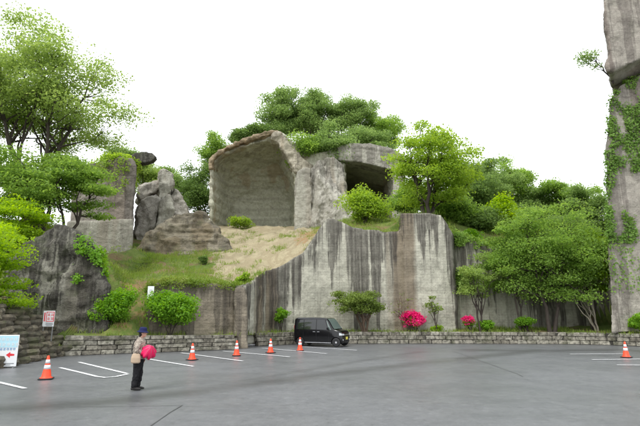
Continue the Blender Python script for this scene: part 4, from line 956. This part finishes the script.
# ------------------------------------------------------------------ the van
M['paint_black'] = plain('black_car_paint', (.004, .004, .005), .15, .4, coat=.15)
M['glass'] = plain('tinted_glass', (.012, .014, .015), .05, .7)
M['glass_clear'] = plain('windscreen_glass', (.10, .13, .12), .06, .8)
M['plastic'] = plain('black_trim', (.014, .014, .015), .5, .3)
M['chrome'] = plain('chrome', (.6, .6, .62), .15, .5, 1)
M['alloy'] = plain('alloy', (.42, .42, .44), .35, .5, .25)
M['lamp'] = plain('lamp_lens', (.55, .58, .6), .08, .8)
M['red_lens'] = plain('tail_lens', (.35, .01, .015), .12, .6)
M['plate'] = plain('plate_yellow', (.70, .62, .12), .5, .3)
def van():
    root = empty('parked_van', (0, 0, 0)); tag(root, 'black boxy small van parked against the cliff foot', 'van')
    hw = .735
    # stations along x: (x, z_low, z_belt, z_top, half width low, half width at top, belt half width)
    ST_ = [(-1.70, .34, .98, 1.60, .66, .58, .66), (-1.66, .24, .99, 1.72, .72, .615, .72), (-1.45, .20, 1.0, 1.775, hw, .63, hw), (-.4, .18, 1.0, 1.79, hw, .64, hw), (.35, .18, .99, 1.77, hw, .635, hw), (.62, .18, .985, 1.735, hw, .625, hw),
           (.80, .18, .98, 1.55, hw, .645, hw), (1.02, .18, .975, 1.22, hw, .69, .735), (1.16, .18, .97, 1.05, hw, .70, .73), (1.32, .19, .955, 1.015, .73, .68, .715), (1.52, .2, .91, .965, .715, .64, .69), (1.64, .22, .80, .88, .68, .58, .64), (1.70, .30, .62, .66, .60, .52, .58)]
    V, Fa = [], []
    for x, zl, zb, zt, wl2, wt, wb in ST_:
        ring = [(wl2 - .08, zl), (wl2, zl + .12), (wl2 + .004, (zl + zb) / 2), (wb, zb), (wb + (wt - wb) * .55, zb + (zt - zb) * .6), (wt, zt - (zt - zb) * .10), (wt - .09, zt), (0, zt + .012)]
        for w, z in ring: V.append((x, -w, z))
        for w, z in ring[-2::-1]: V.append((x, w, z))
    k = 15
    for i in range(len(ST_) - 1):
        for j in range(k - 1): Fa.append((i * k + j, (i + 1) * k + j, (i + 1) * k + j + 1, i * k + j + 1))
        Fa.append((i * k + k - 1, (i + 1) * k + k - 1, (i + 1) * k, i * k))
    Fa.append(tuple(range(k))); Fa.append(tuple((len(ST_) - 1) * k + j for j in range(k))[::-1])
    body = pydata('body', V, Fa, M['paint_black'], root); bm = bmesh.new(); bm.from_mesh(body.data); bmesh.ops.recalc_face_normals(bm, faces=bm.faces); bm.to_mesh(body.data); bm.free()
    body.data.polygons.foreach_set('use_smooth', [True] * len(body.data.polygons))
    try: body.data.set_sharp_from_angle(angle=R(28))
    except Exception: pass
    # wheel arches cut out
    cut = []
    for x in (-1.23, 1.29):
        bmc = bmesh.new(); bmesh.ops.create_cone(bmc, cap_ends=True, segments=28, radius1=.325, radius2=.325, depth=2.2, matrix=Matrix.Translation((x, 0, .275)) @ Matrix.Rotation(R(90), 4, 'X'))
        cut.append(from_bm('cut', bmc, None))
    for q in cut:
        md = body.modifiers.new('b', 'BOOLEAN'); md.object = q; md.operation = 'DIFFERENCE'; md.solver = 'EXACT'
    dg = bpy.context.evaluated_depsgraph_get(); dg.update(); me2 = bpy.data.meshes.new_from_object(body.evaluated_get(dg)); body.modifiers.clear(); body.data = me2
    for q in cut: bpy.data.objects.remove(q)
    box('underbody', (0, 0, .30), (2.1, 1.2, .22), M['plastic'], root)
    # side glass follows the tumblehome
    def side_pt(x, z, s, off=.004):
        for a, b_ in zip(ST_[:-1], ST_[1:]):
            if a[0] <= x <= b_[0]:
                t = (x - a[0]) / (b_[0] - a[0]); q = [a[i] + (b_[i] - a[i]) * t for i in range(7)]; break
        zb, zt, wt, wb = q[2], q[3], q[5], q[6]
        prof = [(zb, wb), (zb + (zt - zb) * .6, wb + (wt - wb) * .55), (zt - (zt - zb) * .1, wt)]
        w = np.interp(z, [p_[0] for p_ in prof], [p_[1] for p_ in prof])
        return Vector((x, s * (w + off), z))
    def panel(name, poly, s, mat, off=.004, par=root, nx=8):
        bm = bmesh.new(); x0, x1 = min(p_[0] for p_ in poly), max(p_[0] for p_ in poly)
        up = sorted([p_ for p_ in poly if p_[2] == 1]); lo_ = sorted([p_ for p_ in poly if p_[2] == 0])
        prev = None
        for i in range(nx + 1):
            t = i / nx; xu = np.interp(t, np.linspace(0, 1, len(up)), [a[0] for a in up]); zu = np.interp(t, np.linspace(0, 1, len(up)), [a[1] for a in up])
            xl = np.interp(t, np.linspace(0, 1, len(lo_)), [a[0] for a in lo_]); zl = np.interp(t, np.linspace(0, 1, len(lo_)), [a[1] for a in lo_])
            col = [bm.verts.new(side_pt(xl + (xu - xl) * f_, zl + (zu - zl) * f_, s, off)) for f_ in (0, .3, .6, .8, 1)]
            if prev:
                for a in range(4): bm.faces.new((prev[a], col[a], col[a + 1], prev[a + 1]))
            prev = col
        o = from_bm(name, bm, mat, par, True); return o
    for s in (-1, 1):
        panel('quarter_window', [(-1.52, 1.05, 0), (-1.00, 1.05, 0), (-1.50, 1.64, 1), (-1.00, 1.66, 1)], s, M['glass'])
        panel('rear_door_window', [(-.94, 1.05, 0), (-.10, 1.05, 0), (-.94, 1.66, 1), (-.10, 1.67, 1)], s, M['glass'])
        panel('front_door_window', [(-.04, 1.05, 0), (.74, 1.04, 0), (-.04, 1.67, 1), (.50, 1.655, 1)], s, M['glass'])
        panel('front_quarter_window', [(.80, 1.04, 0), (.98, 1.04, 0), (.60, 1.62, 1), (.66, 1.60, 1)], s, M['glass_clear'])
        # door shut lines and handles, sill trim
        for xd in (-1.0, -.07, .80):
            box('door_seam', (xd, s * (hw + .003), .62), (.012, .006, .68), M['plastic'], root)
        for xd in (-.22, .08):
            box('door_handle', (xd, s * (hw + .018), .90), (.17, .03, .035), M['chrome'], root, bevel=.008)
        box('sill_trim', (.03, s * (hw + .006), .235), (1.85, .02, .045), M['chrome'], root, bevel=.006)
        bmw = bmesh.new(); bm_box(bmw, (.78, s * (hw + .11), 1.12), (.10, .17, .17), bevel=.03); bm_box(bmw, (.80, s * (hw + .02), 1.04), (.06, .08, .05)); from_bm('wing_mirror', bmw, M['paint_black'], root)
        # headlights wrap the front corner
        hl = [(1.50, s * .722, .86), (1.50, s * .725, .70), (1.655, s * .672, .70), (1.655, s * .672, .82), (1.705, s * .42, .80), (1.715, s * .42, .70)]
        bmh = bmesh.new(); vv = [bmh.verts.new(Vector(a) + Vector((.012, s * .006, 0))) for a in hl]
        bmh.faces.new((vv[0], vv[1], vv[2], vv[3])); bmh.faces.new((vv[3], vv[2], vv[5], vv[4])); from_bm('headlight', bmh, M['lamp'], root)
        lathe_o = lathe('fog_lamp', [(0.001, 0), (.055, 0), (.06, -.03)], M['lamp'], root, 16); lathe_o.rotation_euler = (0, R(90), 0); lathe_o.location = (1.705, s * .52, .42)
        box('tail_light', (-1.705, s * .60, 1.10), (.03, .07, .40), M['red_lens'], root, bevel=.008)
    # windscreen: slopes from the cowl to the roof edge
    bmg = bmesh.new(); a = [(1.13, -.66, 1.08), (1.13, .66, 1.08), (.66, .575, 1.71), (.66, -.575, 1.71)]
    rows = []
    for i in range(7):
        t = i / 6; x = np.interp(1.08 + (1.71 - 1.08) * t, [1.05, 1.22, 1.55, 1.735], [1.16, 1.02, .80, .62]) + .012; z = 1.08 + .63 * t; w = .66 - .09 * t
        rows.append([bmg.verts.new((x + .02 * (1 - (y / w) ** 2), y, z + .012)) for y in np.linspace(-w, w, 7)])
    for r0_, r1_ in zip(rows[:-1], rows[1:]):
        for j in range(6): bmg.faces.new((r0_[j], r0_[j + 1], r1_[j + 1], r1_[j]))
    from_bm('windscreen', bmg, M['glass_clear'], root, True)
    box('rear_window', (-1.70, 0, 1.30), (.02, 1.02, .42), M['glass'], root, bevel=.006)
    box('grille', (1.712, 0, .74), (.03, .80, .09), M['chrome'], root, bevel=.01)
    box('bumper_intake', (1.705, 0, .40), (.03, .82, .16), M['plastic'], root, bevel=.01)
    box('number_plate', (1.735, 0, .52), (.012, .33, .165), M['plate'], root, bevel=.003)
    box('rear_plate', (-1.71, 0, .75), (.012, .33, .165), M['plate'], root, bevel=.003)
    for x in (-1.23, 1.29):
        for s in (-1, 1):
            w = empty('wheel', (x, s * .655, .275)); w.parent = root; w.rotation_euler = (R(90) * s, 0, R(8) if x > 0 else 0)
            lathe('tyre', [(.19, -.075), (.25, -.078), (.272, -.05), (.275, 0), (.272, .05), (.25, .078), (.19, .075)], M['rubber'], w, 32)
            bmr = bmesh.new(); bmesh.ops.create_cone(bmr, cap_ends=True, segments=24, radius1=.06, radius2=.05, depth=.05, matrix=Matrix.Translation((0, 0, -.055)))
            for q in range(5):
                a_ = 2 * math.pi * q / 5
                bm_box(bmr, (math.cos(a_) * .11, math.sin(a_) * .11, -.055), (.17, .05, .03), Matrix.Rotation(a_, 3, 'Z'))
            from_bm('rim', bmr, M['alloy'], w)
            lathe('rim_barrel', [(.195, -.07), (.182, -.06), (.178, .05), (.03, .055)], M['plastic'], w, 28)
    return root
v_ = van(); p = G(322, 346.0); v_.location = (p.x, p.y, .012); v_.rotation_euler = (0, 0, R(-25)); v_.scale = (.95,) * 3

# ------------------------------------------------------------------ the person with the umbrella
M['skin'] = plain('skin', (.52, .32, .23), .5, .3)
M['jacket'] = None
m, n, l, b = nmat('mottled_beige_jacket', .85, .2); M['jacket'] = m
co_ = n.new('ShaderNodeTexCoord').outputs['Object']; vt = n.new('ShaderNodeTexVoronoi'); vt.inputs['Scale'].default_value = 22; l.new(co_, vt.inputs['Vector'])
c = N_mix(n, l, N_step(n, l, vt.outputs['Distance'], .2, .5), (.12, .095, .085), (.29, .245, .205))
c = N_mix(n, l, N_step(n, l, N_noise(n, l, co_, 30, 3), .52, .62), c, (.42, .37, .31)); l.new(c, b.inputs['Base Color'])
M['trousers'] = plain('black_trousers', (.012, .012, .014), .85, .2, var=.3, vs=20)
M['hat'] = plain('navy_hat_cloth', (.012, .015, .06), .85, .2, var=.2, vs=30)
M['shoe'] = plain('dark_shoe', (.02, .018, .018), .6, .3)
M['hair'] = plain('dark_hair', (.015, .012, .011), .5, .3)
M['bag'] = plain('beige_bag_cloth', (.42, .32, .23), .8, .2, var=.12, vs=20)
M['strap'] = plain('dark_strap', (.03, .025, .025), .7, .2)
M['umbrella'] = plain('crimson_umbrella_cloth', (.72, .012, .10), .5, .3, var=.15, vs=9)
M['handle'] = plain('umbrella_handle', (.35, .12, .05), .4, .4)
def etube(bm, pts, rad, seg=14):
    """closed tube with elliptical rings; rad entries (r_x, r_y) or r; rings stay square to the path"""
    pts = [Vector(p_) for p_ in pts]; rings = []
    up0 = Vector((0, 1, 0))
    for i, p_ in enumerate(pts):
        d = (pts[min(i + 1, len(pts) - 1)] - pts[max(i - 1, 0)]).normalized()
        b_ = up0 - d * up0.dot(d)
        if b_.length < .15: b_ = Vector((1, 0, 0)) - d * d.x
        b_.normalize(); a = b_.cross(d)
        rx, ry = rad[i] if isinstance(rad[i], tuple) else (rad[i], rad[i])
        rings.append([bm.verts.new(p_ + a * rx * math.cos(2 * math.pi * s / seg) + b_ * ry * math.sin(2 * math.pi * s / seg)) for s in range(seg)])
    for r0_, r1_ in zip(rings[:-1], rings[1:]):
        for s in range(seg): bm.faces.new((r0_[s], r0_[(s + 1) % seg], r1_[(s + 1) % seg], r1_[s]))
    bm.faces.new(rings[0][::-1]); bm.faces.new(rings[-1])
def fuse(name, build, mat, parent, voxel, smooth_it=3, fold=0):
    bm = bmesh.new(); build(bm); o = from_bm(name, bm, mat, parent)
    md = o.modifiers.new('r', 'REMESH'); md.mode = 'VOXEL'; md.voxel_size = voxel
    if smooth_it:
        ms = o.modifiers.new('s', 'SMOOTH'); ms.factor = .5; ms.iterations = smooth_it
    if fold:
        for sc_, st_ in ((.11, fold), (.05, fold * .5)):
            t = bpy.data.textures.new('fold', 'CLOUDS'); t.noise_scale = sc_; t.noise_depth = 1
            dm = o.modifiers.new('f', 'DISPLACE'); dm.texture = t; dm.strength = st_; dm.mid_level = .45; dm.texture_coords = 'LOCAL'
    dg = bpy.context.evaluated_depsgraph_get(); dg.update(); me = bpy.data.meshes.new_from_object(o.evaluated_get(dg)); o.modifiers.clear(); o.data = me; me.name = name
    me.polygons.foreach_set('use_smooth', [True] * len(me.polygons))
    return o
def ball(bm, c, s, seg=16, rot=None):
    r = bmesh.ops.create_uvsphere(bm, u_segments=seg, v_segments=seg // 2 + 2, radius=1)
    Mx = rot if rot else Matrix.Identity(3)
    for v in r['verts']: v.co = Mx @ Vector((v.co.x * s[0], v.co.y * s[1], v.co.z * s[2])) + Vector(c)
pp_ = G(135.5, 390.3)
per = empty('person', (pp_.x, pp_.y, .012), R(8))
tag(per, 'person in navy hat, mottled beige jacket and black trousers holding a pink umbrella', 'person')
# local frame: +x forward (facing), -y the side turned to us
HIP, KNEE, ANK = .80, .44, .08
SHO = {-1: Vector((.035, -.165, 1.27)), 1: Vector((.035, .165, 1.27))}
ELB = {-1: Vector((.02, -.235, 1.02)), 1: Vector((.05, .225, 1.02))}
HND = {-1: Vector((.215, -.10, .945)), 1: Vector((.20, .05, .87))}
HDC = Vector((.085, 0, 1.475))
def body_b(bm):
    etube(bm, [(.03, 0, .78), (.03, 0, .95), (.03, 0, 1.15), (.035, 0, 1.28), (.045, 0, 1.33)], [(.10, .15), (.095, .13), (.105, .15), (.085, .16), (.05, .06)])
    etube(bm, [(.045, 0, 1.28), (.06, 0, 1.36), (.075, 0, 1.42)], [.055, .05, .052])
    ball(bm, HDC, (.092, .074, .112)); ball(bm, HDC + Vector((.045, 0, -.06)), (.048, .05, .05))
    etube(bm, [HDC + Vector((.085, 0, .015)), HDC + Vector((.108, 0, -.022)), HDC + Vector((.088, 0, -.034))], [.010, .015, .012], 8)
    ball(bm, HDC + Vector((.085, 0, -.062)), (.014, .024, .007)); ball(bm, HDC + Vector((.083, 0, -.074)), (.012, .02, .007))
    for s in (-1, 1): ball(bm, HDC + Vector((-.005, s * .076, -.01)), (.017, .010, .03)); ball(bm, HDC + Vector((.078, s * .03, .005)), (.012, .014, .009))
    for s in (-1, 1):
        etube(bm, [SHO[s], SHO[s].lerp(ELB[s], .5), ELB[s]], [.052, .045, .038]); etube(bm, [ELB[s], ELB[s].lerp(HND[s], .5), HND[s]], [.038, .034, .025])
        fx = .0 if s < 0 else .05
        etube(bm, [(.02 + fx * .3, s * .085, HIP), (.01 + fx * .8, s * .085, KNEE), (-.03 + fx, s * .08, ANK)], [.082, .055, .038])
        # hand: palm, four bent fingers round the shaft and a thumb from the side of the palm
        d = (HND[s] - ELB[s]).normalized(); sd_ = Vector((0, -s, 0)); sd_ = (sd_ - d * d.dot(sd_)).normalized(); upv = sd_.cross(d); upv = upv if upv.z > 0 else -upv
        pc = HND[s] + d * .045; etube(bm, [HND[s], pc, pc + d * .04], [(.022, .03), (.016, .04), (.015, .038)], 10)
        for k_, ln in enumerate((.070, .078, .073, .058)):
            b0 = pc + d * .035 + upv * (.030 - .02 * k_); etube(bm, [b0, b0 + d * ln * .45 + sd_ * .006, b0 + d * ln * .62 + sd_ * .028, b0 + d * ln * .45 + sd_ * .05], [.0095, .009, .0085, .0075], 8)
        b0 = HND[s] + d * .02 + upv * .028; etube(bm, [b0, b0 + d * .025 + upv * .022 + sd_ * .015, b0 + d * .052 + upv * .016 + sd_ * .036], [.0115, .0105, .0085], 8)
fuse('body', body_b, M['skin'], per, .006, 2)
def trous(bm):
    etube(bm, [(.03, 0, .98), (.025, 0, .90), (.02, 0, .80), (.015, 0, .74)], [(.115, .15), (.13, .172), (.135, .178), (.11, .16)], 18)
    for s in (-1, 1):
        fx = .0 if s < 0 else .05
        etube(bm, [(.02, s * .082, .86), (.018 + fx * .3, s * .09, .72), (.01 + fx * .7, s * .09, .45), (-.012 + fx, s * .085, .25), (-.03 + fx, s * .082, .075)], [(.12, .085), (.115, .095), (.088, .078), (.078, .07), (.07, .062)], 16)
tr_ = fuse('trousers', trous, M['trousers'], per, .011, 3, .035)
def jack(bm):
    etube(bm, [(.02, 0, .80), (.022, 0, .90), (.025, 0, 1.02), (.03, 0, 1.15), (.035, 0, 1.25), (.045, 0, 1.315), (.06, 0, 1.35)], [(.155, .20), (.152, .195), (.145, .182), (.145, .19), (.125, .195), (.085, .13), (.066, .075)], 20)
    for s in (-1, 1):
        etube(bm, [SHO[s] + Vector((0, -s * .03, .0)), SHO[s].lerp(ELB[s], .5), ELB[s] + Vector((-.01, 0, 0)), ELB[s].lerp(HND[s], .5), ELB[s].lerp(HND[s], .93)], [.082, .078, .07, .058, .048], 14)
jk = fuse('jacket', jack, M['jacket'], per, .011, 3, .04)
def hairb(bm):
    ball(bm, HDC + Vector((-.022, 0, .012)), (.088, .084, .108)); ball(bm, HDC + Vector((-.052, 0, -.062)), (.05, .062, .055))
fuse('hair', hairb, M['hair'], per, .008, 1)
ht = lathe('hat', [(.155, .010), (.165, .0), (.135, .022), (.104, .045), (.102, .075), (.094, .115), (.070, .135), (.0005, .14)], M['hat'], per, 28)
ht.location = HDC + Vector((-.005, 0, .02)); ht.rotation_euler = (0, R(6), 0)
for s in (-1, 1):
    fx = -.03 if s < 0 else .02
    def shoe(bm, s=s, fx=fx):
        etube(bm, [(fx - .075, s * .082, .035), (fx - .04, s * .082, .042), (fx + .04, s * .084, .042), (fx + .11, s * .088, .034), (fx + .165, s * .09, .026), (fx + .185, s * .09, .022)], [(.030, .034), (.042, .038), (.042, .044), (.034, .046), (.024, .038), (.012, .02)], 12)
        etube(bm, [(fx, s * .082, .04), (fx, s * .082, .10)], [(.05, .042), (.045, .04)], 12)
    fuse('shoe', shoe, M['shoe'], per, .009, 2)
# crossbody bag, hangs at the near hip
mw = Matrix.Translation(per.location) @ Matrix.Rotation(R(8), 4, 'Z')
bagc = mw @ Vector((.0, -.245, .70)); bag = empty('shoulder_bag', bagc, R(8)); tag(bag, 'beige cloth shoulder bag with dark strap hanging at the hip', 'bag')
def bagb(bm): etube(bm, [(-.0, 0, 0), (0, 0, .03), (0, 0, .14), (0, .005, .23), (0, .01, .25)], [(.09, .028), (.125, .042), (.125, .045), (.105, .03), (.09, .015)], 18)
fuse('bag_body', bagb, M['bag'], bag, .01, 2)
V, Fa = [], []
tube_into(V, Fa, [(.085, .008, .235), (.08, .035, .40), (.06, .085, .535), (.035, .16, .615), (0, .24, .62), (-.06, .27, .60), (-.125, .22, .55), (-.135, .10, .45), (-.125, .02, .33), (-.085, .008, .235)], [.013] * 10, 6)
pydata('strap', V, Fa, M['strap'], bag, True)
# half folded umbrella: shaft through the hands, canopy beyond them
A0 = mw @ Vector((.13, .16, .70)); A1 = mw @ Vector((.40, -.30, 1.16))
um = empty('umbrella', A0); tag(um, 'half folded bright pink umbrella held out in both hands', 'umbrella')
ax = (A1 - A0); ln_ = ax.length; qz = ax.to_track_quat('Z', 'Y')
um.rotation_mode = 'QUATERNION'; um.rotation_quaternion = qz
V, Fa = [], []; tube_into(V, Fa, [(0, 0, .0), (0, 0, .3), (0, 0, ln_)], [.006, .006, .005], 8); pydata('shaft', V, Fa, M['chrome'], um, True)
V, Fa = [], []; tube_into(V, Fa, [(0, 0, -.02), (0, 0, .04), (0, 0, .09)], [.014, .016, .013], 10); pydata('handle', V, Fa, M['handle'], um, True)
V, Fa = [], []; seg = 48; rows = 12
for i in range(rows + 1):
    t = i / rows; z = ln_ - .03 - t * .36; r0_ = .01 + .215 * math.sin(min(1, t * 1.15) * math.pi / 2) * (1 - .22 * max(0, t - .7) / .3)
    for s in range(seg):
        a = 2 * math.pi * s / seg; fold = abs(math.cos(4 * a)); k_ = 1 - .30 * (1 - fold) * t + .05 * math.sin(3 * a + t * 4) * t
        V.append((math.cos(a) * r0_ * k_, math.sin(a) * r0_ * k_, z + .03 * t * (1 - fold) + .015 * math.sin(5 * a) * t))
for i in range(rows):
    for s in range(seg):
        q = (s + 1) % seg; Fa.append((i * seg + s, (i + 1) * seg + s, (i + 1) * seg + q, i * seg + q))
pydata('canopy', V, Fa, M['umbrella'], um, True)
for q in range(8):
    a = 2 * math.pi * q / 8; V, Fa = [], []
    tube_into(V, Fa, [(0, 0, ln_ - .03), (math.cos(a) * .12, math.sin(a) * .12, ln_ - .12), (math.cos(a) * .20, math.sin(a) * .20, ln_ - .23), (math.cos(a) * .165, math.sin(a) * .165, ln_ - .385)], [.003] * 4, 5)
    pydata('rib', V, Fa, M['metal'], um, True)
